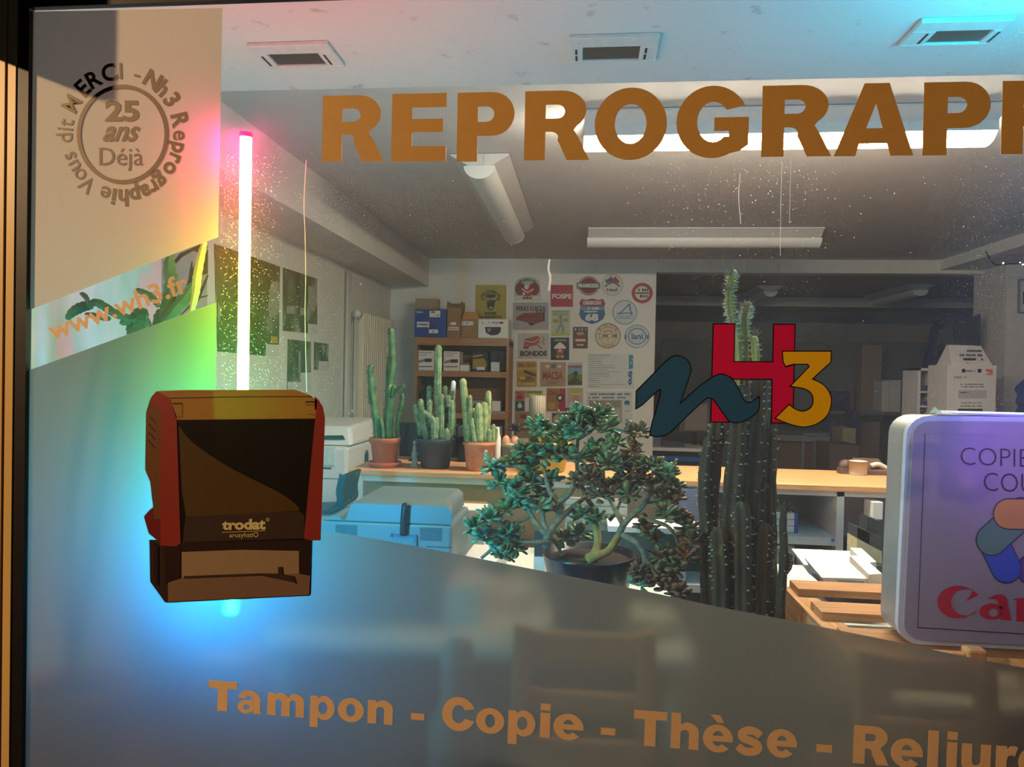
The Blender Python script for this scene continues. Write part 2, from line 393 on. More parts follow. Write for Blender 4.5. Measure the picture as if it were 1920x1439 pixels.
# the pane: clear, with dust that catches the light
def glass_mat():
    m = bpy.data.materials.new('dusty_window_glass'); m.use_nodes = True
    N = m.node_tree.nodes; L = m.node_tree.links
    for n in list(N):
        if n.type == 'BSDF_PRINCIPLED': N.remove(n)
    out = N['Material Output']
    tr = N.new('ShaderNodeBsdfTransparent'); tr.inputs[0].default_value = (0.97, 0.985, 0.975, 1)
    gl = N.new('ShaderNodeBsdfGlossy'); gl.inputs['Roughness'].default_value = 0.02
    lw = N.new('ShaderNodeFresnel'); lw.inputs['IOR'].default_value = 1.35
    mu = N.new('ShaderNodeMath'); mu.operation = 'MULTIPLY'; mu.inputs[1].default_value = 0.6; L.new(lw.outputs[0], mu.inputs[0])
    m1 = N.new('ShaderNodeMixShader'); L.new(mu.outputs[0], m1.inputs[0]); L.new(tr.outputs[0], m1.inputs[1]); L.new(gl.outputs[0], m1.inputs[2])
    ts = N.new('ShaderNodeBsdfTranslucent'); ts.inputs[0].default_value = (.95, .95, .95, 1)
    tc = N.new('ShaderNodeTexCoord'); nz = N.new('ShaderNodeTexNoise'); L.new(tc.outputs['Object'], nz.inputs['Vector'])
    nz.inputs['Scale'].default_value = 520; nz.inputs['Detail'].default_value = 1.0
    mr = N.new('ShaderNodeMapRange'); L.new(nz.outputs['Fac'], mr.inputs[0])
    mr.inputs[1].default_value = 0.63; mr.inputs[2].default_value = 0.74; mr.inputs[3].default_value = 0.022; mr.inputs[4].default_value = 0.32
    n2 = N.new('ShaderNodeTexNoise'); L.new(tc.outputs['Object'], n2.inputs['Vector']); n2.inputs['Scale'].default_value = 2.2
    m3 = N.new('ShaderNodeMath'); m3.operation = 'MULTIPLY'; L.new(mr.outputs[0], m3.inputs[0])
    r2 = N.new('ShaderNodeMapRange'); L.new(n2.outputs['Fac'], r2.inputs[0]); r2.inputs[1].default_value = .4; r2.inputs[2].default_value = .65; r2.inputs[3].default_value = .6; r2.inputs[4].default_value = 1.1
    L.new(r2.outputs[0], m3.inputs[1])
    m2 = N.new('ShaderNodeMixShader'); L.new(m3.outputs[0], m2.inputs[0]); L.new(m1.outputs[0], m2.inputs[1]); L.new(ts.outputs[0], m2.inputs[2])
    L.new(m2.outputs[0], out.inputs[0])
    return m
glass = glass_mat()
pane = struct('window_1', MB(glass).add([(gx0, GY, .22), (XE, GY, .22), (XE, GY, gz1), (gx0, GY, gz1)], [(0, 1, 2, 3)]), 'large clear shop window pane with dust')
streak = mat('dried_water_streak', (230, 226, 220), .9, var=0, trans=((235, 230, 225), .5))
for pts, wd in [([(574, 300), (570, 380), (572, 440), (573, 520), (572, 600), (575, 735)], 1.3), ([(1031, 486), (1028, 505), (1032, 520), (1029, 545)], 4), ([(1388, 325), (1385, 370), (1389, 420)], 1.4), ([(1467, 300), (1464, 380), (1463, 480)], .8), ([(1483, 300), (1482, 345), (1480, 420)], .7)]:
    MB(streak).poly([ribbon(sp2(pts, 5), wd)], onY(GY - .0006)).build('water_streak', pane)

sp_ = MB(mat('dust_grain', (235, 232, 225), .9, var=0, trans=((240, 238, 232), .85))); rs = random.Random(5)
def grain(px, py, r):
    p = at(px, py, GY - .0004); a0 = rs.uniform(0, 2)
    sp_.add([p + Vector((r * math.cos(a0 + a), 0, r * math.sin(a0 + a))) for a in (0, 1.57, 3.14, 4.71)], [(3, 2, 1, 0)], False)
for i in range(1500):
    y_ = rs.uniform(290, 735); x_ = 458 + rs.gauss(0, 26 + 34 * (y_ - 250) / 480)
    if x_ > 412: grain(x_, y_, rs.uniform(.00028, .00075))
for i in range(260): grain(rs.gauss(1400, 110), 300 + abs(rs.gauss(0, 90)), rs.uniform(.0004, .0012))
for i in range(160): grain(rs.uniform(420, 1900), rs.uniform(180, 860), rs.uniform(.0004, .001))
sd_ = sp_.build('dust_specks', pane); sd_['kind'] = 'stuff'

# ---- films stuck to the pane
def film_mat(name, col, wd, wt, wr, rough, ior=1.25, tcol=(.9, .9, .9)):
    m = bpy.data.materials.new(name); m.use_nodes = True; N = m.node_tree.nodes; L = m.node_tree.links
    for n in list(N):
        if n.type == 'BSDF_PRINCIPLED': N.remove(n)
    df = N.new('ShaderNodeBsdfDiffuse'); df.inputs[0].default_value = lin(col)
    tl = N.new('ShaderNodeBsdfTranslucent'); tl.inputs[0].default_value = tcol + (1,)
    rf = N.new('ShaderNodeBsdfRefraction'); rf.inputs['Roughness'].default_value = rough; rf.inputs['IOR'].default_value = ior; rf.inputs[0].default_value = (.40, .34, .27, 1)
    tc = N.new('ShaderNodeTexCoord'); nz = N.new('ShaderNodeTexNoise'); nz.inputs['Scale'].default_value = 260; L.new(tc.outputs['Object'], nz.inputs['Vector'])
    bp = N.new('ShaderNodeBump'); bp.inputs['Strength'].default_value = .08; L.new(nz.outputs['Fac'], bp.inputs['Height']); L.new(bp.outputs[0], df.inputs['Normal'])
    a = N.new('ShaderNodeMixShader'); a.inputs[0].default_value = wt / (wt + wd); L.new(df.outputs[0], a.inputs[1]); L.new(tl.outputs[0], a.inputs[2])
    b = N.new('ShaderNodeMixShader'); b.inputs[0].default_value = wr; L.new(a.outputs[0], b.inputs[1]); L.new(rf.outputs[0], b.inputs[2])
    L.new(b.outputs[0], N['Material Output'].inputs[0])
    return m
FY = GY - .0012
film_a = film_mat('white_frosted_film', (214, 202, 190), .66, .125, .08, .5)
film_b = film_mat('etched_frosted_film', (104, 84, 62), .52, .10, .37, .35, 1.28, (.72, .84, .80))
MB(film_a).poly([[(60, 22), (417, 15), (409, 445), (358, 464), (51, 583)]], onY(FY)).solo('frosted_film', 'tan lit frosted film panel carrying the anniversary seal', 'window film')
curve_ = sp2([(605, 995), (765, 1022), (1000, 1068), (1190, 1105), (1330, 1135), (1475, 1163), (1560, 1180), (1700, 1208), (1800, 1230), (1990, 1266)], 4)
MB(film_b).poly([[(51, 696), (406, 567), (403, 960), (500, 975)] + curve_ + [(1990, 1560), (38, 1560)]], onY(FY)).solo('frosted_film', 'large frosted film over the lower window below the web address', 'window film')

# ---- lettering on the pane
LY_ = GY - .0030
vinyl = mat('gold_vinyl', (210, 158, 84), .5, var=.03, scale=30)
vin2 = mat('copper_vinyl', (242, 196, 150), .5, var=.03, scale=30)
dark_v = mat('bronze_vinyl', (118, 84, 50), .5, 0, var=.03)
bigw = thing('window_lettering', 'big orange REPROGRAPH lettering across the top of the window', 'lettering', tuple(at(1240, 304, LY_)))
BIG = [('R', 603.6, 719.5, 180, 304), ('E', 733.6, 835.7, 176.5, 303.7), ('P', 855.9, 963.3, 174.3, 303.7), ('R', 982.4, 1104.6, 171.5, 301.2), ('O', 1113.5, 1249, 165.8, 301.2), ('G', 1266.6, 1402.3, 162.3, 297.7), ('R', 1426.7, 1558.2, 161.2, 294.5), ('A', 1563, 1712, 157.7, 293.4), ('P', 1729, 1854.8, 154.9, 292), ('H', 1876, 2004, 152.4, 289.5)]
for ch, x0, x1, y0, y1 in BIG:
    P0 = at(x0, y1, LY_); wx = at(x1, y1, LY_).x - P0.x; hz = at(x0 + 3, y0, LY_).z - P0.z; gw = HG[ch][0]
    k = (1.0 if ch not in 'OG' else .96); z0 = (0 if ch not in 'OG' else .02)
    mb = MB(vinyl); heavy(mb, ch, lambda p: (P0.x + p[0] / gw * wx, LY_, P0.z + (p[1] * k + z0) * hz), thick=.0008); mb.build('letter', bigw)
SLW = [('word Tampon', 'copper word Tampon low on the frosted film', [('T', 390, 444), ('a', 445, 490), ('m', 501, 570), ('p', 581, 627), ('o', 633, 682), ('n', 689, 736)]),
       ('dash', 'short copper dash after the word Tampon', [('-', 770, 795)]),
       ('word Copie', 'copper word Copie low on the frosted film', [('C', 828, 889), ('o', 892, 945), ('p', 952, 1003), ('i', 1012, 1031), ('e', 1037, 1093)]),
       ('dash', 'short copper dash before the word Thèse', [('-', 1126, 1153)]),
       ('word These', 'copper word Thèse low on the frosted film', [('T', 1187, 1249), ('h', 1257, 1309), ('è', 1317, 1373), ('s', 1379, 1430), ('e', 1437, 1493)]),
       ('dash', 'short copper dash before the word Reliure', [('-', 1530, 1559)]),
       ('word Reliure', 'copper word Reliure cut off by the edge of the view', [('R', 1599, 1666), ('e', 1669, 1729), ('l', 1738, 1758), ('i', 1774, 1793), ('u', 1802, 1856), ('r', 1866, 1905), ('e', 1908, 1966)])]
bl = lambda x: 1331.5 + (x - 390) * .0823
for nm, lab, ls in SLW:
    c0 = at(ls[0][1], bl(ls[0][1]), LY_)
    t = thing('window_dash' if nm == 'dash' else 'window_word', lab, 'lettering', tuple(c0), 'slanted service words on the lower film')
    for ch, x0, x1 in ls:
        P0 = at(x0, bl(x0), LY_); P1 = at(x1, bl(x1), LY_); ex = P1 - P0; gw = HG[ch][0]
        capx = 59 + (x0 - 390) * .0082
        up = Vector((-ex.z, 0, ex.x)).normalized() * (capx * ppm(GY) * 1.0)
        mb = MB(vin2); heavy(mb, ch, lambda p: P0 + ex * (p[0] / gw) + up * p[1], thick=.0008); mb.build('letter', t)
t = thing('window_lettering', 'copper web address climbing across the clear stripe', 'lettering', tuple(at(220, 590, LY_)))
mb = MB(); text(mb, 'www.wh3.fr', [(85.1, 604.6), (344.2, 510.6), (357, 546.2), (97.9, 640.2)], onY(LY_), vin2, .022); mb.build('lettering', t)
# anniversary seal
t = thing('window_seal', 'round bronze anniversary seal reading 25 ans Déjà', 'lettering', tuple(at(230, 345, LY_)))
MB(dark_v).poly([ell(230, 252, 85.8, 93.3, 60), ell(230, 252, 78.5, 85.7, 60)], onY(LY_), .0006).build('ring', t)
mb = MB(); text(mb, '25', (196.7, 188, 260.7, 228), onY(LY_), dark_v, .035); mb.build('lettering', t)
mb = MB(); text(mb, 'ans', [(197, 237), (263, 237), (258, 265.7), (192, 265.7)], onY(LY_), dark_v, .022, .25); mb.build('lettering', t)
mb = MB(); text(mb, 'Déjà', (186, 277, 268, 321), onY(LY_), dark_v, -.002); mb.build('lettering', t)
mb = MB()
CIRC = [('N', 30.5, 1), ('h', 43, 1), ('3', 56.5, 1), ('R', 77, 1), ('e', 91, 1), ('p', 102.6, 1), ('r', 113, 1), ('o', 123.5, 1), ('g', 137.5, 1), ('r', 148, 1), ('a', 157, 1), ('p', 168, 1), ('h', 179.5, 1), ('i', 189, 1), ('e', 198, 1), ('V', 217.6, 0), ('o', 229.3, 0), ('u', 239.5, 0), ('s', 249.5, 0), ('d', 267, 0), ('i', 275, 0), ('t', 281, 0), ('M', 299, 2), ('E', 317, 1), ('R', 330.5, 1), ('C', 346.6, 1), ('I', 358, 0), ('-', 14.6, 0)]
mb.use(dark_v)
for ch, a, b in CIRC:
    v, f = glyphs(ch, .030 if b == 1 and ch != 'e' else (.014 if b else .002))
    xm = (min(p[0] for p in v) + max(p[0] for p in v)) / 2; s_ = 42.0
    sn, cs = math.sin(R(a)), math.cos(R(a)); W = []
    for x, y in v:
        u = (x - xm) * s_; q = (y - .34) * s_ * 1.05
        W.append(at(230 + (110 + q) * sn + u * cs, 252 - (119 + q) * cs + u * sn, LY_))
    mb.add(W, [g if (W[g[1]] - W[g[0]]).cross(W[g[2]] - W[g[0]]).y < 0 else tuple(reversed(g)) for g in f], False)
mb.build('circular_lettering', t)

# coloured emblem
Z2 = lambda p: at(1180 + p[0] / 4.361, 480 + p[1] / 4.361, LY_)
redv = mat('crimson_vinyl', (232, 26, 88), .45, var=.02); yel = mat('amber_vinyl', (255, 194, 24), .45, var=.02); tealv = mat('slate_teal_vinyl', (48, 98, 142), .45, var=.02); blk = mat('black_print', (16, 15, 18), .5, var=0)
t = thing('window_emblem', 'teal, crimson and amber three-character emblem on the pane before the tall cactus', 'emblem', tuple(Z2((860, 1400))))
Hp = [(685, 556), (862, 556), (855, 866), (1172, 866), (1178, 560), (1355, 560), (1337, 1368), (1160, 1368), (1166, 1010), (848, 1010), (840, 1360), (665, 1360)]
Tp = [(1248, 780), (1650, 780), (1645, 870), (1495, 1008)] + sp2([(1495, 1008), (1580, 1050), (1635, 1120), (1650, 1200), (1620, 1300), (1540, 1370), (1450, 1398), (1380, 1395), (1290, 1370), (1190, 1328)], 3)[1:] + [(1303, 1215)] + sp2([(1303, 1215), (1360, 1255), (1420, 1270), (1480, 1240), (1500, 1180), (1480, 1120), (1420, 1085), (1312, 1068)], 3)[1:] + [(1468, 905), (1455, 887), (1340, 887), (1275, 905), (1255, 870)]
Np = [(55, 1105)] + sp2([(55, 1105), (200, 960), (330, 835), (400, 818), (470, 850), (503, 920), (490, 985), (415, 1205)], 3)[1:] + sp2([(415, 1205), (560, 1075), (690, 985), (760, 968), (830, 1000), (880, 1070), (930, 1170), (960, 1200), (1000, 1190), (1062, 1150)], 3)[1:] + sp2([(1062, 1150), (1060, 1230), (1040, 1280), (960, 1340), (890, 1363), (820, 1358), (780, 1310), (690, 1185), (655, 1165), (610, 1180), (400, 1380), (327, 1448), (262, 1474), (190, 1474), (168, 1430), (240, 1180), (252, 1112), (235, 1100), (110, 1215), (52, 1252)], 3)[1:]
for i, (nm, pg, m_) in enumerate([('letter', Hp, redv), ('numeral', Tp, yel), ('letter', Np, tealv)]):
    l = MB(m_).poly([pg], Z2, .0004, i * .0012).build(nm, t)
    MB(blk).strip(pg + [pg[0]], 9, Z2, i * .0012 + .0006).build('outline', l)

# ---- printed self-inking stamp on the pane
z6 = lambda p: at(240 + p[0] / 3.198, 700 + p[1] / 3.198, GY - .002)
def pr(name, c, tr=.12, tc=None, rough=.4): return mat(name, c, rough, var=.04, scale=15, trans=(tc or c, tr))
cap_m = pr('stamp_cap_print', (164, 110, 48), .16, (230, 190, 90)); red_m = pr('stamp_red_print', (142, 44, 32), .06); redd = pr('stamp_deep_red_print', (112, 22, 24), .06)
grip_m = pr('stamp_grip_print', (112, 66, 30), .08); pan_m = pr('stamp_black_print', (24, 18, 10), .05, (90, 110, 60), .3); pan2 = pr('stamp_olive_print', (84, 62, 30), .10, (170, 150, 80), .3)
lab_m = pr('stamp_label_print', (58, 40, 26), .04); base_m = pr('stamp_base_print', (54, 32, 20), .05); win_m = pr('stamp_clear_print', (160, 132, 100), .18, (200, 170, 130)); band_m = pr('stamp_foot_print', (128, 96, 76), .10, (170, 130, 100)); ink = pr('stamp_dark_print', (40, 18, 12), .02); gold_p = pr('stamp_gold_lettering', (206, 186, 130), .0)
st = thing('stamp_decal', 'large printed red and black self-inking stamp on the window under the light tube', 'decal', tuple(z6((650, 1375))))
def sp(name, m, pg, off, parent=None, thick=.0015):
    return MB(m).poly([pg], z6, thick, off).build(name, parent or st)
bs = sp('stamp_base', base_m, [(130, 1000), (1107, 985), (1098, 1325), (1090, 1335), (240, 1377), (222, 1372), (135, 1250)], 0)
sp('clear_window', win_m, [(325, 1068), (690, 1055), (1030, 1062), (1030, 1200), (700, 1212), (320, 1226)], .0017, bs)
sp('foot_band', band_m, [(245, 1252), (320, 1226), (700, 1212), (1030, 1200), (1096, 1212), (1090, 1328), (245, 1370)], .0017, bs)
sp('corner_post', ink, [(228, 1030), (322, 1030), (322, 1225), (228, 1255)], .0032, bs); sp('corner_post', ink, [(1030, 1000), (1106, 990), (1098, 1212), (1030, 1200)], .0032, bs)
sp('slot', ink, [(160, 1015), (187, 1040), (187, 1270), (160, 1240)], .0018, bs); sp('dark_strip', ink, [(322, 1015), (1030, 1000), (1030, 1062), (690, 1055), (325, 1068)], .0032, bs)
sp('ink_pad_edge', lab_m, [(340, 1215), (800, 1198), (905, 1200), (905, 1160), (930, 1160), (935, 1205), (1000, 1215), (1015, 1260), (990, 1250), (800, 1210), (345, 1228)], .0034, bs)
sp('side_foot', redd, [(100, 858), (140, 815), (160, 800), (215, 800), (215, 1030), (130, 960)], .002)
g_ = sp('side_grip', grip_m, [(135, 173), (170, 178), (190, 200), (207, 250), (207, 875), (165, 870), (140, 650), (110, 580), (115, 235)], .003)
for k in range(4): sp('grip_groove', ink, ribbon([(136 - k * 3, 258 + k * 47), (174 - k * 2, 300 + k * 49)], 5), .0046, g_, .0003)
sp('side_frame', red_m, [(135, 173), (150, 140), (180, 108), (262, 150), (300, 262), (324, 1018), (300, 1036), (203, 1032), (207, 250), (190, 200), (170, 178)], .0042)
c_ = sp('top_cap', cap_m, [(180, 108), (330, 101), (1005, 99), (1095, 130), (1140, 165), (1130, 272), (300, 280), (262, 150)], .0042)
sp('cap_line', ink, ribbon([(262, 150), (700, 142), (1110, 140)], 5), .0058, c_, .0003)
for a in ([(280, 182), (335, 182)], [(1070, 172), (1128, 172)]): sp('cap_slot', ink, ribbon(a, 9), .0058, c_, .0003)
for a in ([(300, 262), (335, 262), (335, 185)], [(1128, 250), (1090, 245)], [(1125, 190), (1072, 190)]): sp('cap_slot', grip_m, ribbon(a, 5), .0058, c_, .0003)
sp('side_frame', red_m, [(1125, 140), (1150, 160), (1175, 205), (1186, 270), (1160, 1000), (1105, 1000), (1060, 990), (1128, 275)], .0042)
p_ = sp('front_panel', pan_m, [(285, 278), (1140, 270), (1078, 990), (1020, 1000), (310, 1018)], .003)
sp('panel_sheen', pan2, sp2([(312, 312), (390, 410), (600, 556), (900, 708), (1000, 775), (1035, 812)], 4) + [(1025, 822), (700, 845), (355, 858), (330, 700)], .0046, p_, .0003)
sp('label_band', lab_m, [(352, 860), (700, 845), (1030, 824), (1062, 850), (1062, 988), (335, 1012)], .0046, p_, .0003)
z6t = lambda p: z6(p) + Vector((0, -.0062, 0))
mb = MB(); text(mb, 'trodat', [(572, 878), (833, 868), (833, 936), (572, 938)], z6t, gold_p, .045); text(mb, 'arusyhstiO', [(617, 956), (790, 950), (790, 990), (617, 990)], z6t, gold_p, .004)
mb.use(gold_p).poly([ribbon([(572, 952), (833, 942)], 3)], z6t); mb.poly([ell(846, 876, 11, 11, 20), ell(846, 876, 8.5, 8.5, 20)], z6t); text(mb, 'R', (842, 870, 850, 882), z6t, gold_p, 0)
mb.build('lettering', p_)

# ---- light tubes
def tube_mat(name, stops, strength, zlo, zhi, white):
    m = bpy.data.materials.new(name); m.use_nodes = True; N = m.node_tree.nodes; L = m.node_tree.links
    for n in list(N):
        if n.type == 'BSDF_PRINCIPLED': N.remove(n)
    tc = N.new('ShaderNodeTexCoord'); sx = N.new('ShaderNodeSeparateXYZ'); L.new(tc.outputs['Object'], sx.inputs[0])
    mr = N.new('ShaderNodeMapRange'); L.new(sx.outputs['Z'], mr.inputs[0]); mr.inputs[1].default_value = zlo; mr.inputs[2].default_value = zhi
    rp = N.new('ShaderNodeValToRGB'); L.new(mr.outputs[0], rp.inputs[0])
    e = rp.color_ramp.elements; e[0].position = stops[0][0]; e[0].color = stops[0][1] + (1,); e[1].position = stops[-1][0]; e[1].color = stops[-1][1] + (1,)
    for p, c in stops[1:-1]: q = e.new(p); q.color = c + (1,)
    em = N.new('ShaderNodeEmission'); L.new(rp.outputs[0], em.inputs[0]); em.inputs[1].default_value = strength
    ad = N.new('ShaderNodeAddShader'); e2 = N.new('ShaderNodeEmission'); e2.inputs[0].default_value = (1, 1, 1, 1); e2.inputs[1].default_value = white
    L.new(em.outputs[0], ad.inputs[0]); L.new(e2.outputs[0], ad.inputs[1]); L.new(ad.outputs[0], N['Material Output'].inputs[0])
    return m
def led_tube(label, x0, y0, x1, y1, Ya, Yb, stops, strength, white):
    a = at(x0, y0, Ya); b = at(x1, y1, Yb)
    t = thing('led_light_tube', label, 'light tube', tuple(b), 'coloured light tubes behind the pane')
    d = (a - b).normalized(); L_ = (a - b).length
    m = tube_mat('led_colours', stops, strength, 0, L_, white)
    MB(m).tube([b, b + d * L_ * .5, a], .0125, 16).build('glowing_tube', t)
    MB(mat('tube_end_cap', (90, 20, 40), .4)).tube([a, a + d * .010], .0142, 16).build('end_cap', t)
    MB(mat('tube_end_cap', (90, 20, 40), .4)).tube([b - d * .010, b], .0142, 16).build('end_cap', t)
    return t
RAIN = [(0, (0, .12, .62)), (.10, (0, .28, .85)), (.22, (0, .48, .85)), (.32, (0, .34, .22)), (.42, (.006, .21, .03)), (.62, (.055, .135, .004)), (.76, (.17, .075, .004)), (.88, (.24, .026, .008)), (.955, (.60, .016, .09)), (1, (.9, .015, .25))]
led_tube('glowing upright light tube fading from pink to green above the printed stamp', 461.5, 257, 450, 1136, 1.53, 1.67, RAIN, 560.0, 1.0)
led_tube('blue to violet light tube just outside the view beside the lightbox', 2040, -80, 2010, 960, 1.66, 1.66, [(0, (.05, .008, .13)), (.3, (.03, .014, .16)), (.52, (0, .16, .5)), (.72, (0, .6, 1)), (1, (0, .9, .9))], 150.0, .3)

# ================================================================ FIXTURES
white_pl = mat('white_plastic', (222, 218, 208), .45, var=.03); grey_pl = mat('grey_plastic', (150, 150, 148), .5, var=.04); black_pl = mat('black_plastic', (26, 26, 28), .45, var=.1)
refl_m = mat('enamelled_reflector', (214, 208, 202), .5, var=.03); lit_m = emit('lit_diffuser', (255, 238, 212), 104.0); opal = mat('opal_diffuser', (232, 230, 222), .4, var=.02)
steel = mat('brushed_steel', (170, 170, 168), .35, .8, var=.05)
def lamp(label, c, length, axis, lit, zc=None):
    zc = CZ if zc is None else zc
    t = thing('fluorescent_lamp', label, 'ceiling lamp', (c[0], c[1], zc), 'fluorescent ceiling lamps')
    def M(l, wv, z): return (c[0] + l, c[1] + wv, zc + z) if axis == 'x' else (c[0] + wv, c[1] + l, zc + z)
    h = length / 2
    for sgn in (1, -1):
        mb = MB(refl_m)
        P = [(.02, -.075), (.045, -.072), (.15, -.012), (.15, -.004), (.02, -.004)]
        a = [M(-h, sgn * p, z) for p, z in P]; b = [M(h, sgn * p, z) for p, z in P]; n = len(P)
        mb.add(a + b, [tuple(range(n)), tuple(range(2 * n - 1, n - 1, -1))] + [(i, (i + 1) % n, n + (i + 1) % n, n + i) for i in range(n)], False)
        mb.build('reflector_wing', t)
    mb = MB(lit_m if lit else opal); n = 12; a = []; b = []
    lo_a = R(22) if lit else 0
    for i in range(n + 1):
        an = lo_a + (math.pi - 2 * lo_a) * i / n; p, z = .078 * math.cos(an), -.068 - .062 * math.sin(an)
        a.append(M(-h, p, z)); b.append(M(h, p, z))
    mb.add(a + b, [(i, i + 1, n + 2 + i, n + 1 + i) for i in range(n)], True); mb.add(a, [tuple(range(n + 1))], False); mb.add(b, [tuple(range(n, -1, -1))], False); mb.add([a[0], a[n], b[n], b[0]], [(0, 1, 2, 3)], False)
    mb.build('diffuser', t)
    if not lit:
        p0, p1 = M(-h + .002, -.03, -.076), M(h - .002, .03, -.003); MB(refl_m).box(min(p0[0], p1[0]), max(p0[0], p1[0]), min(p0[1], p1[1]), max(p0[1], p1[1]), p0[2], p1[2]).build('spine', t)
    if lit:
        for sgn in (1, -1): e0 = M(-h, 0, 0); mb = MB(refl_m).box(c[0] - h, c[0] + h, c[1] + sgn * .078 - .006, c[1] + sgn * .078 + .006, zc - .092, zc - .05) if axis == 'x' else MB(refl_m); mb.build('side_skirt', t)
    if not lit:
        for e in (-h - .006, h):
            vs = [M(e, .08 * math.cos(math.pi * i / n), -.066 - .066 * math.sin(math.pi * i / n)) for i in range(n + 1)]; v2 = [M(e + .006, .08 * math.cos(math.pi * i / n), -.066 - .066 * math.sin(math.pi * i / n)) for i in range(n + 1)]
            k = n + 1
            MB(opal).add(vs + v2, [tuple(range(k)), tuple(range(2 * k - 1, k - 1, -1))] + [(i, (i + 1) % k, k + (i + 1) % k, k + i) for i in range(k)], False).build('end_cap', t)
    return t
l1 = at(1095, 262, 3.2).x; l2 = at(1842, 250, 3.2).x
lamp('lit white fluorescent lamp behind the big orange lettering', ((l1 + l2) / 2, 3.16), l2 - l1, 'x', True)
f2a = atz(890, 287, CZ); f2b = atz(985, 424, CZ)
lamp('unlit fluorescent lamp running away from the window', ((f2a.x + f2b.x) / 2 - .03, (f2a.y + f2b.y) / 2), f2b.y - f2a.y, 'y', False)
f3a = atz(1103, 426, CZ); f3b = atz(1545, 426, CZ)
lamp('unlit fluorescent lamp hung crosswise near the back wall', ((f3a.x + f3b.x) / 2, f3a.y + .14), f3b.x - f3a.x, 'x', False)
zr = at(1700, 532, 8.1).z
lamp('shadowy lamp in the back room, second from its wall block', (at(1726, 545, 8.1).x, 8.7), 1.2, 'y', False, zr)
lamp('shadowy lamp in the back room above the tall cactus', (at(1445, 545, 8.3).x, 8.9), 1.2, 'y', False, zr)

vent_w = mat('vent_frame_paint', (206, 206, 204), .6, var=.05); screen = mat('vent_screen', (62, 64, 62), .5, var=.15, scale=200)
for lab, o_, i_ in [('recessed ceiling vent lit pink above the light tube', [(463, 79), (613, 75), (648, 117), (505, 123)], [(500, 94), (595, 92), (617, 118), (525, 120)]),
                    ('recessed ceiling vent above the letters O and R', [(1066, 62), (1233, 62), (1232, 110), (1070, 112)], [(1092, 80), (1200, 79), (1198, 105), (1094, 107)]),
                    ('recessed ceiling vent lit cyan at the end of the row', [(1722, 36), (1908, 24), (1852, 72), (1682, 85)], [(1758, 53), (1868, 43), (1838, 72), (1722, 81)])]:
    A_ = [atz(p[0], p[1], SZ) for p in o_]; B_ = [atz(p[0], p[1], SZ) for p in i_]
    ax0 = (A_[0].x + A_[3].x) / 2; ax1 = (A_[1].x + A_[2].x) / 2; ay0 = (A_[0].y + A_[1].y) / 2; ay1 = (A_[2].y + A_[3].y) / 2
    ix0 = (B_[0].x + B_[3].x) / 2; ix1 = (B_[1].x + B_[2].x) / 2; iy0 = (B_[0].y + B_[1].y) / 2; iy1 = (B_[2].y + B_[3].y) / 2
    iy1 = min(iy1, ay1 - .015)
    t = thing('ceiling_vent', lab, 'vent', ((ax0 + ax1) / 2, (ay0 + ay1) / 2, SZ), 'vents over the window')
    mb = MB(vent_w).box(ax0, ax1, ay0, iy0, SZ - .014, SZ).box(ax0, ax1, iy1, ay1, SZ - .014, SZ).box(ax0, ix0, iy0, iy1, SZ - .014, SZ).box(ix1, ax1, iy0, iy1, SZ - .014, SZ); mb.bev = .003; mb.build('frame', t)
    MB(screen).box(ix0, ix1, iy0, iy1, SZ - .007, SZ).build('screen', t)
    for xx in (ix0 - .022, ix1 + .014):
        for yy in (iy0 + .01, iy1 - .04): MB(black_pl).box(xx, xx + .006, yy, yy + .03, SZ - .0155, SZ - .0135).build('slot', t)

# ================================================================ SIDE WALL
onXL = lambda dx: (lambda p: atx(p[0], p[1], XL + dx))
def wallpic(name, label, q, m, extra=(), cat='picture', group=None, th=.006):
    a = [atx(p[0], p[1], XL) for p in q]
    t = thing(name, label, cat, (XL, sum(p.y for p in a) / 4, min(p.z for p in a)), group)
    mb = MB(m); mb.nrm = Vector((1, 0, 0)); mb.poly([q], onXL(0), th); mb.build('print', t)
    for nm, m_, polys in extra:
        for group_ in ([[pg] for pg in polys] if nm == 'pale_figure' else [polys]):
            mb = MB(m_); mb.nrm = Vector((1, 0, 0))
            for pg in group_: mb.poly([pg], onXL(0), .0008, th)
            mb.build(nm, t)
    return t
photo = two_tone('dark_monochrome_photo', (34, 31, 30), (74, 70, 66), 3.2, .42, .6, (1, 1, .6), .5, 4, (122, 116, 108))
photo2 = two_tone('grey_monochrome_photo', (40, 37, 35), (92, 86, 80), 4.5, .40, .58, (1, 1.4, .6), .5, 4, (150, 144, 136))
capm = mat('caption_paper', (214, 208, 200), .8, var=.02); pale = mat('photo_highlight', (156, 148, 138), .6, var=.12); lines_m = mat('printed_grey_lines', (120, 116, 112), .8, var=0)
z5 = lambda x, y: (360 + x / 4.361, 440 + y / 4.361)
wallpic('wall_photograph', 'largest dark monochrome photograph, behind the light tube', [z5(178, 75), z5(712, 262), z5(703, 1002), z5(205, 955)], photo,
        [('pale_figure', pale, [[z5(640, 400), z5(690, 380), z5(708, 560), z5(705, 640), z5(640, 690), z5(615, 600)], [z5(205, 560), z5(228, 600), z5(222, 700), z5(205, 720)]]), ('yellow_mark', mat('ochre_print', (190, 150, 60), .6), [[z5(640, 830), z5(690, 835), z5(695, 890), z5(640, 890)]]), ('caption', capm, [[z5(600, 895), z5(703, 902), z5(703, 1002), z5(595, 990)]])], group='photographs on the side wall')
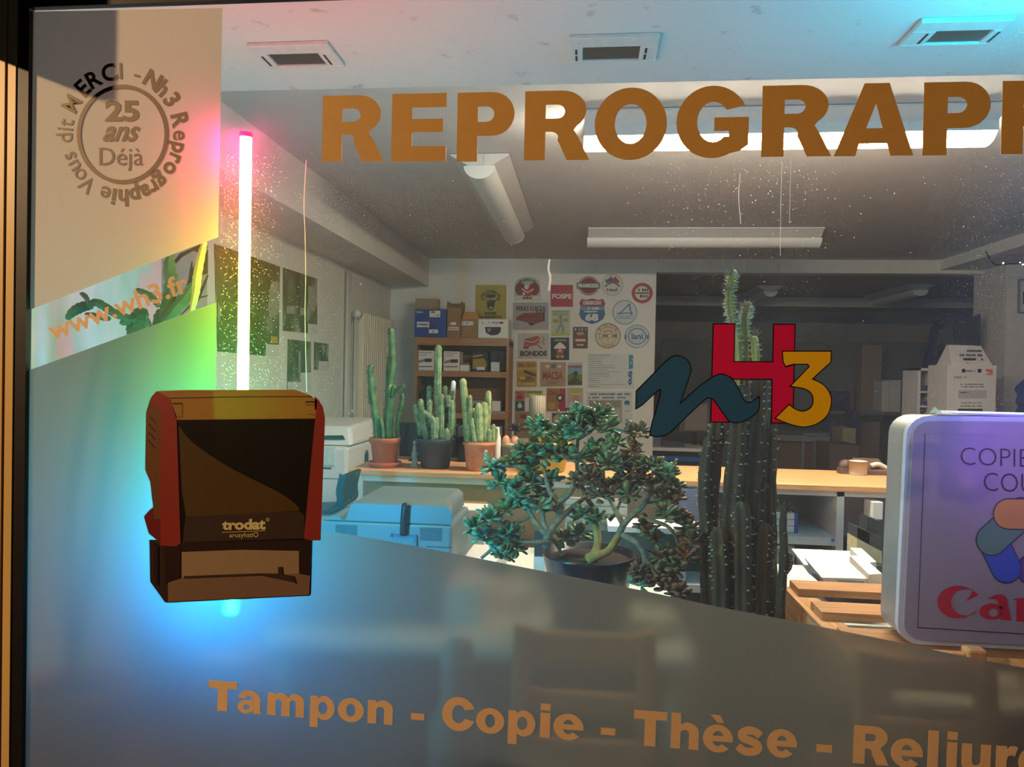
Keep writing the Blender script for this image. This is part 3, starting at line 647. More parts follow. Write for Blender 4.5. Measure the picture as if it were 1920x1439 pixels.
wallpic('wall_photograph', 'medium monochrome photograph beside the largest one', [z5(742, 270), z5(1017, 362), z5(1017, 815), z5(740, 786)], photo2,
        [('pale_figure', pale, [[z5(945, 420), z5(1010, 440), z5(1012, 560), z5(985, 625), z5(950, 560)], [z5(770, 590), z5(830, 580), z5(835, 650), z5(770, 645)], [z5(880, 600), z5(920, 600), z5(925, 660), z5(880, 660)]]), ('caption', capm, [[z5(943, 728), z5(1017, 738), z5(1017, 815), z5(943, 806)]])], group='photographs on the side wall')
wallpic('wall_photograph', 'small monochrome photograph with a white caption, lower row', [z5(780, 855), z5(968, 878), z5(964, 1265), z5(775, 1262)], photo2,
        [('pale_figure', pale, [[z5(865, 960), z5(880, 950), z5(885, 1200), z5(868, 1200)]]), ('caption', capm, [[z5(775, 1205), z5(885, 1205), z5(885, 1130), z5(965, 1128), z5(963, 1266), z5(775, 1262)]])], group='photographs on the side wall')
wallpic('wall_photograph', 'smallest monochrome photograph near the radiator pipes', [z5(996, 880), z5(1112, 895), z5(1108, 1112), z5(994, 1106)], photo2,
        [('pale_figure', pale, [[z5(1050, 900), z5(1085, 905), z5(1068, 1000)]]), ('caption', capm, [[z5(1032, 1035), z5(1107, 1038), z5(1105, 1112), z5(1032, 1108)]])], group='photographs on the side wall')
leafdark = mat('printed_dark_leaf', (40, 40, 38), .6); z4 = lambda x, y: (x / 4.361, 440 + y / 4.361)
wallpic('wall_poster', 'grey botanical poster with black leaves behind the hanging cactus', [(303, 330), (387, 372), (386, 640), (303, 660)], mat('poster_grey', (168, 164, 164), .7, var=.1, scale=4),
        [('leaf_print', leafdark, [ribbon([z4(1330, 330), z4(1470, 170), z4(1690, 60)], [3, 8, 3]), ribbon([z4(1480, 560), z4(1570, 300), z4(1685, 90)], [3, 9, 3]), ribbon([z4(1530, 400), z4(1550, 300), z4(1560, 220)], [2, 5, 2]), ribbon([z4(1600, 560), z4(1650, 430), z4(1690, 330)], [3, 6, 3]), [z4(1620, 180), z4(1690, 120), z4(1690, 320), z4(1640, 330)], [z4(1560, 130), z4(1640, 95), z4(1620, 150)], ribbon([z4(1450, 680), z4(1600, 520), z4(1690, 500)], [2, 4, 2])])], 'poster')
pastel = two_tone('pastel_reflections', (232, 236, 230), (180, 222, 204), 3.0, .42, .54, (1, 1, .4), .7, 3, (236, 200, 196))  # coloured reflections on the white wall, put into this panel's colour
wallpic('wall_poster', 'pale wall panel with coloured reflections painted on, behind the web address stripe', [(30, 280), (301, 360), (301, 700), (30, 810)], pastel, (), 'poster')
# pipes and radiator
pipe_m = mat('painted_pipe', (204, 198, 188), .5, var=.03)
def wallpipe(label, px, y0, y1, r):
    p = atx(px, 640, XL); t0 = atx(px, y0, XL).z; t1 = atx(px, y1, XL).z
    MB(pipe_m).tube([(XL + r + .012, p.y, t1), (XL + r + .012, p.y, t0)], r, 8).solo('heating_pipe', label, 'pipe', 'pipes on the side wall')
wallpipe('painted heating pipe on the side wall, thicker one', 644, 507, 1000, .016)
wallpipe('painted heating pipe on the side wall, thinner one nearer the radiator', 650, 512, 1000, .010)
rad_m = mat('radiator_enamel', (232, 218, 190), .4, var=.03)
ra = atx(672, 700, XL + .06); rb = atx(727, 700, XL + .06); rtop = atx(680, 588, XL + .06).z
rt = thing('radiator', 'tall cream ribbed radiator in the corner of the side wall', 'radiator', (XL + .05, (ra.y + rb.y) / 2, .35))
mb = MB(rad_m); n = 15
for i in range(n):
    y = ra.y + (rb.y - ra.y) * (i + .5) / n; mb.box(XL + .05, XL + .10, y - (rb.y - ra.y) / n * .36, y + (rb.y - ra.y) / n * .36, .35, rtop)
mb.bev = .008; mb.build('ribs', rt)
MB(rad_m).box(XL + .025, XL + .05, ra.y, rb.y, .35, rtop).build('back_panel', rt)
MB(rad_m).tube([(XL + .075, ra.y - .06, rtop - .04), (XL + .075, rb.y, rtop - .04)], .018, 10).build('header_pipe', rt)
MB(rad_m).box(XL + .002, XL + .03, ra.y + .05, ra.y + .1, rtop - .2, rtop - .12).build('bracket', rt)
MB(rad_m).box(XL + .002, XL + .03, rb.y - .1, rb.y - .05, .6, .7).build('bracket', rt)
vl = MB(white_pl).tube([(XL + .075, ra.y - .14, rtop - .02), (XL + .075, ra.y - .06, rtop - .02)], .032, 12).build('valve', rt)
MB(pipe_m).tube([(XL + .06, ra.y - .10, .2), (XL + .06, ra.y - .10, rtop - .05)], .013, 8).build('supply_pipe', rt)

# ================================================================ BOOKCASE AND BOXES
beech = wood('beech_veneer', (150, 104, 62), (172, 122, 76), 0, 5); beech_d = mat('beech_back_panel', (136, 100, 66), .6, var=.06)
z7 = lambda x, y: (740 + x / 3.838, 480 + y / 3.838)
YS = 6.42
def P7(mb, x0, y0, x1, y1, Y, d): a = z7(x0, y0); b = z7(x1, y1); return mb.pbox(a[0], a[1], b[0], b[1], Y, d)
bc = thing('bookcase', 'beech open bookcase against the back wall', 'bookcase', tuple(at(865, 640, YS).xy) + (0,))
def X7(x, Y=YS): return at(740 + x / 3.838, 700, Y).x
def Zq(y, Y=YS, x=480): return at(740 + x / 3.838, 480 + y / 3.838, Y).z
bx0, bx1 = X7(142), X7(822); top_z = Zq(590); D_ = .36
for a, b in ((bx0, bx0 + .024), (bx1 - .026, bx1)): MB(beech).box(a, b, YS, YS + D_, 0, top_z - .03).build('side_panel', bc)
MB(beech).box(bx0, bx1, YS - .004, YS + D_, top_z - .07, top_z).build('top_panel', bc)
MB(beech_d).box(bx0 + .024, bx1 - .026, YS + D_ - .015, YS + D_, 0, top_z - .07).build('back_panel', bc)
sh1 = Zq(832); sh2 = Zq(1132); sh3 = sh2 - (sh1 - sh2)
for z in (sh1, sh2, sh3): MB(beech).box(bx0 + .024, bx1 - .026, YS + .004, YS + D_ - .015, z - .05, z).build('shelf', bc)
kraft = mat('kraft_cardboard', (150, 116, 76), .8, var=.06, scale=18); kraft2 = mat('pale_cardboard', (168, 142, 116), .8, var=.05); orange_k = mat('orange_cardboard', (200, 146, 66), .8, var=.05)
bluebox = mat('blue_box_card', (28, 62, 150), .5, var=.04); whitebox = mat('white_box_card', (224, 220, 212), .6, var=.02); labm = mat('white_label', (226, 222, 214), .7, var=0); inkm = mat('dark_printing_ink', (44, 42, 44), .6, var=0); greyink = mat('grey_printing_ink', (132, 130, 132), .7, var=0)
def boxthing(name, label, cat, rect7, Y, d, m, zbase, prints=(), group=None, bev=.004):
    x0, y0, x1, y1 = rect7
    a = X7(x0, Y); b = X7(x1, Y); zt = Zq(y0, Y, (x0 + x1) / 2)
    t = thing(name, label, cat, ((a + b) / 2, Y + d / 2, zbase), group)
    mb = MB(m).box(a, b, Y, Y + d, zbase + .0015, zt); mb.bev = bev; mb.build('body', t)
    fn = lambda p: at(z7(*p)[0], z7(*p)[1], Y - .0015)
    for nm, els in prints: deco(els, fn).build(nm, t)
    return t
def deco(els, fn):
    mb = MB(); k = 0
    for e in els:
        k += 1; off = k * .00012
        f2 = (lambda o: (lambda p: fn(p) + Vector((0, -o, 0))))(off)
        if e[0] == 'r': mb.use(e[5]).poly([rect(*e[1:5])], f2)
        elif e[0] == 'e': mb.use(e[5]).poly([ell(*e[1:5], 28)], f2)
        elif e[0] == 'o': mb.use(e[6]).poly([ell(*e[1:5], 36), ell(e[1], e[2], e[3] - e[5], e[4] - e[5], 36)], f2)
        elif e[0] == 'p': mb.use(e[2]).poly([e[1]], f2)
        elif e[0] == 'l': mb.use(e[3]).poly([ribbon(sp2(e[1], 4) if len(e[1]) > 2 else e[1], e[2])], f2)
        elif e[0] == 't':
            if hasattr(e[2], '__len__'): text(mb, e[1], e[2], f2, e[3], e[4] if len(e) > 4 else .02)
            else: text(mb, e[1], e[2:6], f2, e[6], e[7] if len(e) > 7 else .02)
        elif e[0] == 'z':    # a line of print too small to read
            rg = random.Random(int(e[1] * 7 + e[2])); x = e[1]; h = e[4] - e[2]; mb.use(e[5])
            while x < e[3]:
                w_ = h * rg.uniform(.35, .7)
                if rg.random() > .16: mb.poly([rect(x, e[2] + h * rg.uniform(0, .12), min(x + w_, e[3]), e[4] - h * rg.uniform(0, .1))], f2)
                x += w_ + h * .22
        elif e[0] == 'a':    # text on an arc: string, cx, cy, radius x, radius y, centre angle, degrees per char, size, mat, flip
            _, s, cx, cy, rx, ry, ac, da, size, m_, flip = e
            mb.use(m_); n = len(s)
            for i, ch in enumerate(s):
                if ch == ' ': continue
                v, f = glyphs(ch, .02); xm = (min(p[0] for p in v) + max(p[0] for p in v)) / 2
                a = R(ac + (i - (n - 1) / 2) * da); W = []
                for x, y in v:
                    u, q = (x - xm) * size, (y - .34) * size
                    if flip: u, q = -u, -q
                    W.append(f2((cx + (rx + q) * math.sin(a) + u * math.cos(a), cy - (ry + q) * math.cos(a) + u * math.sin(a))))
                mb.add(W, [g if (W[g[1]] - W[g[0]]).cross(W[g[2]] - W[g[0]]).y < 0 else tuple(reversed(g)) for g in f], False)
    return mb
boxthing('archive_box', 'pale brown carton behind the blue box on the bookcase', 'box', (140, 308, 300, 400), YS + .22, .12, kraft2, top_z)
boxthing('archive_box', 'blue cardboard box with white labels on the bookcase', 'box', (136, 385, 362, 577), YS + .01, .2, bluebox, top_z,
         [('label_sticker', [('r', 250, 395, 328, 442, labm), ('r', 160, 475, 248, 513, labm), ('r', 246, 530, 312, 557, labm), ('r', 262, 400, 290, 410, inkm), ('r', 300, 425, 322, 432, greyink), ('r', 272, 540, 284, 548, inkm)]), ('lettering', [('t', 'Fullon', 152, 396, 204, 412, labm), ('z', 168, 486, 240, 502, greyink)])])
b_ = boxthing('carton', 'tall brown carton with open top beside the blue box', 'box', (370, 372, 470, 585), YS + .03, .2, kraft, top_z, [('label_sticker', [('r', 402, 478, 442, 498, labm), ('r', 388, 512, 460, 535, labm), ('r', 394, 520, 452, 527, greyink)])])
ZA = Zq(326); za = Zq(372)
xa, xb = X7(368, YS + .03), X7(472, YS + .03)
MB(kraft).box(xa, xa + .006, YS + .03, YS + .23, za, ZA).box(xb - .006, xb, YS + .03, YS + .23, za, ZA).box(xa, xb, YS + .224, YS + .23, za, ZA).hexa([(xa, YS + .03, za), (xb, YS + .03, za), (xb, YS + .036, za), (xa, YS + .036, za), (xa, YS + .0, ZA - .04), (xb, YS + .0, ZA - .04), (xb, YS + .006, ZA - .04), (xa, YS + .006, ZA - .04)]).build('flap', b_)
b_ = boxthing('carton', 'short brown carton with orange flap on the bookcase', 'box', (473, 452, 592, 587), YS + .02, .2, kraft, top_z, [('label_sticker', [('r', 482, 472, 566, 500, labm), ('z', 490, 478, 560, 490, greyink)])])
xa, xb = X7(475, YS), X7(594, YS); MB(orange_k).hexa([(xa, YS + .02, Zq(452)), (xb, YS + .02, Zq(452)), (xb, YS + .2, Zq(452)), (xa, YS + .2, Zq(452)), (xa + .01, YS + .08, Zq(397)), (xb - .02, YS + .08, Zq(397)), (xb - .02, YS + .12, Zq(397)), (xa + .01, YS + .12, Zq(397))]).build('flap', b_)
boxthing('printer_box', 'white printer carton with a black printer picture', 'box', (593, 455, 812, 590), YS + .01, .3, whitebox, top_z, [('printing', [('z', 628, 474, 780, 490, greyink), ('p', [(650, 512), (764, 512), (764, 545), (745, 565), (720, 572), (690, 572), (655, 552)], inkm), ('r', 668, 522, 690, 548, greyink), ('r', 758, 474, 782, 490, mat('red_ink', (170, 40, 44), .6, var=0))])])
prd = lambda x0, y0, x1, y1: [('printing', [('r', x0 + 12, y0 + 12, x1 - 14, y0 + 17, greyink), ('r', x0 + 12, y0 + 30, x0 + 70, y0 + 34, greyink), ('r', x0 + 55, y0 + 58, x0 + 105, y0 + 82, inkm), ('p', [(x0 + 10, y0 + 70), (x0 + 55, y0 + 60), (x0 + 55, y0 + 80), (x0 + 10, y0 + 90)], greyink), ('r', x0 + 10, y1 - 36, x1 - 10, y1 - 30, inkm)])]
boxthing('appliance_box', 'white appliance box, first on the upper shelf', 'box', (167, 682, 281, 830), YS + .03, .2, whitebox, sh1, prd(162, 682, 281, 830), 'white boxes on the upper shelf')
boxthing('appliance_box', 'white appliance box, second on the upper shelf behind the tallest cactus', 'box', (350, 687, 464, 831), YS + .03, .2, whitebox, sh1, prd(350, 687, 464, 831), 'white boxes on the upper shelf')
boxthing('paper_pack', 'small white paper pack lying on the upper shelf', 'paper', (468, 785, 536, 832), YS + .03, .15, whitebox, sh1)
boxthing('booklet', 'reddish booklet on top of the small paper pack', 'booklet', (468, 768, 536, 785), YS + .04, .14, mat('dusty_red_cover', (130, 96, 80), .7), Zq(785, YS + .03, 500))
ol = mat('olive_yellow_print', (150, 128, 40), .6); dk = mat('black_box_card', (36, 32, 34), .5)
boxthing('accessory_box', 'black box with mustard print on the upper shelf', 'box', (556, 694, 668, 832), YS + .05, .14, dk, sh1, [('printing', [('p', [(562, 745), (640, 735), (658, 760), (655, 800), (562, 815)], ol), ('p', [(562, 718), (630, 708), (640, 720), (565, 735)], ol), ('r', 590, 800, 650, 822, capm)])])
boxthing('accessory_box', 'dark upright box at the end of the upper shelf', 'box', (685, 683, 742, 834), YS + .12, .12, dk, sh1)
boxthing('accessory_box', 'plain dark box in the end corner of the upper shelf', 'box', (746, 683, 800, 834), YS + .12, .12, mat('plum_box_card', (48, 40, 44), .5), sh1)
boxthing('card_reader', 'small silver device in front of the dark boxes', 'device', (690, 764, 754, 834), YS + .03, .06, steel, sh1)
for i, (x0, x1, y0, lab) in enumerate([(192, 206, 965, 'thin black folder, first on the lower shelf'), (208, 226, 948, 'black folder, second on the lower shelf'), (228, 242, 975, 'dark folder, third on the lower shelf')]):
    boxthing('folder', lab, 'folder', (x0, y0, x1, 1130), YS + .05, .22, [dk, black_pl, mat('slate_card', (60, 58, 62), .6)][i], sh2, (), 'folders on the lower shelf')
t = thing('projector', 'grey projector on the lower shelf', 'projector', (X7(660), YS + .15, sh2))
mb = MB(mat('silver_grey_plastic', (150, 152, 150), .45)).box(X7(556), X7(700), YS + .04, YS + .3, sh2 + .0225, Zq(1040)); mb.bev = .01; mb.build('housing', t)
MB(white_pl).box(X7(700), X7(760), YS + .05, YS + .28, sh2 + .0225, Zq(1042)).build('white_end', t); MB(black_pl).tube([(X7(590), YS + .05, Zq(1085)), (X7(590), YS + .02, Zq(1085))], .03, 14).build('lens', t)
mb = MB(grey_pl).box(X7(500), X7(800), YS + .02, YS + .3, sh2 + .001, sh2 + .021); mb.solo('paper_tray', 'flat grey tray under the projector', 'tray')

# ================================================================ SIGNS ON THE BACK WALL
YW = YB - .001
sgn_n = [0]
def sign(label, plate, m, pic=(), let=(), name='wall_sign', cat='sign', th=.008):
    """plate: outline in the 7th zoom's pixels"""
    fn = lambda p: at(z7(*p)[0], z7(*p)[1], YW)
    cx = sum(p[0] for p in plate) / len(plate); cy = max(p[1] for p in plate)
    t = thing(name, label, cat, tuple(fn((cx, cy))), 'small signs on the back wall')
    MB(m).poly([plate], fn, th).build('plate', t)
    f2 = lambda p: fn(p) + Vector((0, -th - .0006, 0))
    if pic: deco(pic, f2).build('picture', t)
    f3 = lambda p: fn(p) + Vector((0, -th - .0022, 0))
    if let: deco(let, f3).build('lettering', t)
    return t
C_ = {}
def K(r, g, b):
    k = (r, g, b)
    if k not in C_: C_[k] = mat('enamel_%d_%d_%d' % k, k, .5, var=.05, scale=25)
    return C_[k]
cream = K(222, 212, 190); red = K(164, 34, 44); dred = K(128, 36, 34); ink2 = K(44, 36, 30); wht = K(226, 222, 214); blu = K(62, 106, 146); lblu = K(120, 158, 182); grn = K(120, 140, 92); gry = K(160, 158, 154); mus = K(176, 156, 44)
sign('mustard yellow poster with a dark mug, left of all other signs', rect(583, 210, 803, 455), mus, [('e', 692, 289, 40, 14, ink2), ('p', [(658, 318), (728, 318), (715, 372), (705, 392), (680, 392), (668, 372)], ink2), ('e', 693, 376, 14, 10, mus), ('l', [(655, 320), (668, 330), (676, 320)], 6, mus)],
     [('a', 'CHIESSTERBIIO', 692, 330, 76, 72, 0, 9.5, 28, ink2, 0), ('t', 'IO', 626, 302, 652, 322, ink2), ('t', '83', 734, 302, 758, 322, ink2), ('t', 'RENIS', 648, 404, 732, 426, ink2, .04), ('t', 'QUIMERBOO', 610, 432, 772, 452, ink2, .04)])
sign('round-topped pale green sign with red shapes', [(864, 318), (864, 215)] + arc(956, 215, 92, 64, 180, 360, 14) + [(1048, 318)], K(176, 190, 168), [('e', 905, 240, 38, 46, dred), ('e', 1005, 240, 38, 46, dred), ('e', 955, 255, 40, 40, red), ('e', 950, 225, 16, 18, cream), ('l', [(915, 235), (955, 262), (1000, 238)], 7, cream), ('e', 930, 272, 9, 9, cream), ('r', 872, 292, 1040, 316, cream)],
     [('a', 'MALMARLEN', 956, 225, 74, 52, 0, 12, 24, ink2, 0), ('z', 908, 294, 1000, 312, ink2)])
sign('grey plate with a long red carriage', rrect(853, 336, 1107, 533, 5), K(164, 160, 160), [('o', 980, 434, 1, 1, .5, gry), ('p', [(873, 440), (930, 412), (1060, 408), (1082, 425), (1082, 470), (1040, 480), (985, 500), (950, 478), (875, 462)], dred), ('l', [(895, 448), (960, 436), (1050, 440)], 7, K(90, 24, 24)), ('r', 1020, 392, 1030, 415, ink2), ('r', 1045, 388, 1056, 412, ink2), ('r', 1068, 395, 1080, 470, ink2), ('e', 985, 492, 20, 10, ink2)],
     [('t', 'FERKS II1BOIA', 876, 362, 1088, 398, ink2, .025)])
sign('pale grey sign with a red gadget over one bold black word', rect(888, 557, 1110, 738), K(188, 184, 176), [('p', [(935, 600), (1030, 575), (1050, 590), (1040, 630), (930, 650)], K(160, 70, 60)), ('l', [(935, 610), (990, 622), (1040, 600)], 5, cream), ('l', [(950, 655), (1020, 640), (1060, 668)], 9, K(160, 70, 60)), ('l', [(1060, 580), (1075, 600), (1062, 620), (1080, 640)], 7, K(150, 90, 80)), ('e', 945, 660, 20, 10, dred)],
     [('t', 'BONDDS', 904, 684, 1096, 722, ink2, .05)])
sign('plain red square sign with one white word', rrect(1124, 210, 1283, 367, 4), K(172, 36, 50), (), [('t', 'FOSPE', 1134, 274, 1274, 310, wht, .04)])
sign('red roundel crossed by a dark banner', ell(1396, 216, 74, 68), dred, [('o', 1396, 216, 68, 62, 4, cream), ('r', 1310, 194, 1478, 236, ink2), ('r', 1314, 198, 1474, 232, K(150, 140, 120))], [('t', 'PRAMKEIIA', 1320, 202, 1468, 228, wht, .04)])
sign('white disc with a blue and red crest', ell(1567, 210, 78, 80), K(214, 210, 200), [('o', 1567, 210, 76, 78, 4, gry), ('p', [(1520, 200), (1515, 175), (1540, 165), (1555, 148), (1570, 165), (1590, 150), (1600, 165), (1615, 180), (1612, 202), (1570, 185)], K(150, 70, 70)), ('p', [(1520, 200), (1515, 175), (1540, 165), (1555, 160), (1560, 186)], K(70, 90, 140)), ('l', [(1512, 222), (1567, 192), (1622, 222)], 9, ink2)], [('t', 'Heel', 1526, 232, 1602, 258, ink2, .02)])
sign('cream disc with a thick crimson ring at the end of the top row', ell(1781, 269, 76, 74), cream, [('o', 1781, 269, 76, 74, 24, K(164, 44, 66)), ('r', 1732, 264, 1830, 274, ink2)], [('z', 1740, 236, 1824, 258, ink2), ('z', 1746, 280, 1820, 302, ink2)])
sign('red and blue route shield with number 68', [(1345, 310), (1375, 318), (1420, 308), (1468, 318), (1498, 310), (1516, 342), (1508, 365), (1514, 420), (1500, 455), (1465, 478), (1420, 492), (1378, 478), (1342, 455), (1328, 420), (1338, 365), (1328, 342)], K(52, 98, 144), [('p', [(1345, 310), (1375, 318), (1420, 308), (1468, 318), (1498, 310), (1516, 342), (1508, 362), (1338, 362), (1328, 342)], K(160, 50, 60)), ('r', 1339, 366, 1507, 392, K(110, 150, 168))],
     [('t', 'DESIICEX', 1358, 326, 1490, 352, wht, .04), ('z', 1378, 370, 1468, 388, wht), ('t', '68', 1372, 416, 1466, 470, wht, .05), ('z', 1366, 396, 1478, 408, wht)])
sign('white disc with a blue ring and big letter A', ell(1656, 407, 90, 89), K(206, 210, 208), [('o', 1656, 407, 90, 89, 8, lblu), ('l', [(1595, 415), (1715, 412)], 7, blu), ('l', [(1612, 425), (1690, 345)], 8, blu), ('l', [(1690, 345), (1702, 425)], 10, blu)], [('z', 1592, 428, 1718, 440, lblu), ('z', 1600, 443, 1712, 455, lblu)])
sign('narrow pale green sign with a dancing leaf figure', rect(1128, 390, 1262, 577), K(186, 192, 156), [('l', [(1190, 440), (1196, 490), (1160, 560)], 17, K(124, 146, 122)), ('l', [(1196, 490), (1215, 520), (1205, 565)], 15, K(124, 146, 122)), ('e', 1160, 470, 24, 14, K(150, 144, 80)), ('e', 1232, 462, 20, 12, K(150, 144, 80)), ('r', 1132, 552, 1258, 574, K(180, 172, 90)), ('e', 1195, 440, 13, 12, grn)],
     [('z', 1140, 396, 1254, 410, grn), ('z', 1138, 414, 1256, 428, grn)])
sign('small black sign with a white and red cook figure', rect(1123, 588, 1256, 750), K(46, 48, 54), [('e', 1190, 652, 34, 18, wht), ('e', 1190, 640, 18, 16, wht), ('e', 1190, 690, 26, 22, K(180, 70, 64)), ('e', 1190, 682, 14, 10, K(214, 160, 140)), ('e', 1175, 725, 14, 12, mus), ('e', 1206, 725, 14, 12, mus), ('e', 1158, 662, 10, 9, wht), ('e', 1222, 662, 10, 9, wht)], [('z', 1140, 600, 1240, 616, gry)])
sign('small dark brown sign with a red jar', rect(1283, 512, 1390, 666), K(84, 66, 62), [('e', 1337, 590, 42, 40, K(120, 60, 54)), ('r', 1300, 600, 1374, 616, cream), ('e', 1337, 560, 30, 12, K(170, 150, 140)), ('r', 1306, 625, 1368, 655, K(120, 44, 40))], [('z', 1296, 522, 1378, 538, cream), ('z', 1312, 634, 1362, 648, cream)])
sign('cream roundel with a thin brown ring, under the route shield', ell(1535, 576, 94, 93), K(214, 200, 172), [('o', 1535, 576, 92, 91, 6, K(140, 116, 88)), ('o', 1535, 576, 64, 62, 3, K(140, 116, 88)), ('l', [(1460, 562), (1610, 562)], 3, K(140, 116, 88)), ('l', [(1460, 590), (1610, 590)], 3, K(140, 116, 88)), ('l', [(1500, 548), (1535, 540), (1570, 548)], 5, red), ('l', [(1535, 596), (1535, 620)], 4, K(140, 116, 88))],
     [('a', 'BIELOTO', 1535, 576, 76, 75, 0, 17, 26, K(110, 80, 56), 0), ('z', 1462, 567, 1608, 586, K(110, 80, 56)), ('a', 'ISAGE', 1535, 576, 76, 75, 180, -15, 24, K(110, 80, 56), 1)])
sign('white roundel with a broken blue ring, lowest at the opening', ell(1744, 580, 92, 86), K(206, 208, 204), [('o', 1744, 580, 90, 84, 6, K(130, 150, 170)), ('o', 1744, 580, 66, 60, 8, K(86, 122, 160)), ('r', 1654, 570, 1668, 600, blu), ('r', 1812, 570, 1826, 600, blu)], [('t', 'lani', 1704, 556, 1786, 602, K(60, 96, 146), .03), ('a', 'IIIIIIIIIII', 1744, 580, 77, 71, 0, 9, 17, blu, 0), ('z', 1712, 610, 1776, 624, lblu)])
sign('mustard plate with rounded corners and a dark plane', rrect(880, 760, 1023, 942, 12), K(176, 140, 50), [('p', [(930, 820), (1015, 850), (1022, 868), (985, 862), (930, 840)], K(70, 66, 62)), ('r', 886, 806, 1018, 820, K(200, 170, 80)), ('e', 950, 890, 60, 22, K(150, 96, 36)), ('e', 920, 880, 22, 12, K(210, 180, 90)), ('l', [(945, 860), (960, 880), (985, 860)], 4, ink2)], [('z', 894, 774, 1010, 798, K(130, 84, 30)), ('z', 894, 910, 1010, 930, K(214, 190, 90))])
sign('square tan plate with one tall red word', rrect(1048, 765, 1232, 940, 5), K(176, 142, 112), [('e', 1142, 794, 20, 16, K(90, 110, 130)), ('e', 1100, 796, 16, 10, cream), ('e', 1186, 796, 16, 10, cream), ('r', 1092, 904, 1190, 909, K(120, 80, 64)), ('r', 1112, 918, 1168, 923, K(120, 80, 64))], [('t', 'MACSA', 1066, 834, 1210, 890, K(150, 40, 44), .03)])
sign('small travel poster with green hills and red title', rect(1245, 768, 1350, 932), K(130, 164, 172), [('p', [(1245, 860), (1290, 838), (1350, 860), (1350, 932), (1245, 932)], K(104, 118, 48)), ('p', [(1250, 905), (1300, 870), (1345, 905), (1345, 925), (1250, 925)], K(64, 76, 36)), ('e', 1302, 850, 16, 22, K(60, 66, 52)), ('p', [(1245, 768), (1350, 768), (1350, 780), (1245, 790)], K(180, 190, 190))], [('z', 1252, 790, 1344, 808, red)])
ltx = lambda x0, y0, y1, rows: [('r', x0, y0 + i * (y1 - y0) / len(rows), x0 + rows[i], y0 + i * (y1 - y0) / len(rows) + 3.2, lblu if i % 3 else blu) for i in range(len(rows))]
sign('white printed notice with a coloured vertical word at its edge', rect(1384, 704, 1722, 958), K(214, 214, 208), ltx(1396, 714, 955, [160, 150, 100, 95, 100, 195, 190, 140, 230, 150, 145, 80, 75, 80, 270, 80]), [('t', 'aca', [(1716, 712), (1716, 818), (1684, 818), (1684, 712)], K(40, 140, 160), .06), ('t', 'tro', [(1714, 826), (1714, 930), (1680, 930), (1680, 826)], K(40, 90, 160), .06)], 'wall_notice', 'notice', .002)
sign('white printed notice with a grey picture, lower one', rect(1378, 975, 1710, 1330), K(210, 210, 206), [('r', 1396, 1038, 1636, 1204, K(160, 158, 146)), ('r', 1404, 1046, 1626, 1088, K(140, 140, 130)), ('r', 1404, 1098, 1626, 1196, K(176, 174, 160)), ('e', 1672, 1056, 20, 16, blu), ('r', 1652, 1066, 1692, 1076, lblu), ('r', 1652, 1116, 1690, 1122, lblu), ('e', 1670, 1184, 10, 12, lblu), ('r', 1656, 1204, 1684, 1214, lblu)], [('z', 1394, 988, 1694, 1004, blu), ('z', 1394, 1014, 1664, 1028, blu), ('z', 1560, 1250, 1650, 1276, lblu)], 'wall_notice', 'notice', .002)
sign('small dusty pink and red poster over the green one', rect(868, 970, 938, 1042), K(190, 120, 112), [('e', 902, 1018, 24, 16, red)], [('z', 876, 980, 930, 996, red)])
sign('small lime green poster above the ribbed vase', rect(941, 970, 1065, 1020), K(170, 176, 80), [('e', 1000, 996, 30, 12, K(210, 200, 110))], [('z', 950, 976, 1056, 990, K(90, 110, 40))])
sign('small dark green poster with a white drop', rect(868, 1045, 936, 1118), K(48, 86, 56), [('p', ell(902, 1080, 16, 16) , wht), ('p', [(890, 1072), (902, 1050), (914, 1072)], wht)], ())
sign('brown and red poster with a black dial', rect(1095, 953, 1230, 1118), K(156, 112, 56), [('p', [(1190, 953), (1230, 953), (1230, 1118), (1180, 1118)], red), ('e', 1190, 1022, 26, 28, ink2), ('e', 1190, 1022, 12, 13, wht), ('e', 1130, 1080, 30, 26, K(186, 146, 70))], [('t', 'Zoun', 1104, 968, 1170, 1000, red, .03)])
sign('photo of a woman wearing a yellow hat', rect(1240, 950, 1355, 1093), K(176, 172, 162), [('e', 1300, 985, 36, 26, K(186, 178, 50)), ('e', 1302, 1020, 26, 32, K(190, 140, 116)), ('p', [(1250, 1093), (1262, 1050), (1300, 1062), (1340, 1050), (1352, 1093)], K(210, 206, 198)), ('r', 1264, 990, 1340, 1000, K(214, 206, 110)), ('l', [(1330, 1080), (1322, 1050), (1312, 1038)], 10, K(180, 128, 104))], (), 'wall_photograph', 'photo')
sign('brown kraft poster behind the ribbed vase', rect(866, 1122, 1080, 1310), K(158, 126, 86), [('e', 930, 1160, 30, 14, K(140, 70, 50)), ('e', 940, 1230, 40, 30, K(130, 96, 60))], [('z', 905, 1140, 950, 1170, K(130, 60, 44))])
sign('white framed print with a pink disc', rect(1122, 1120, 1226, 1210), K(210, 208, 204), [('r', 1134, 1132, 1226, 1210, K(60, 54, 52)), ('e', 1180, 1180, 40, 40, K(196, 150, 128))], ())
sign('black poster under the photo of the woman', rect(1228, 1096, 1355, 1160), K(48, 44, 44), [('r', 1240, 1106, 1330, 1112, gry)], ())

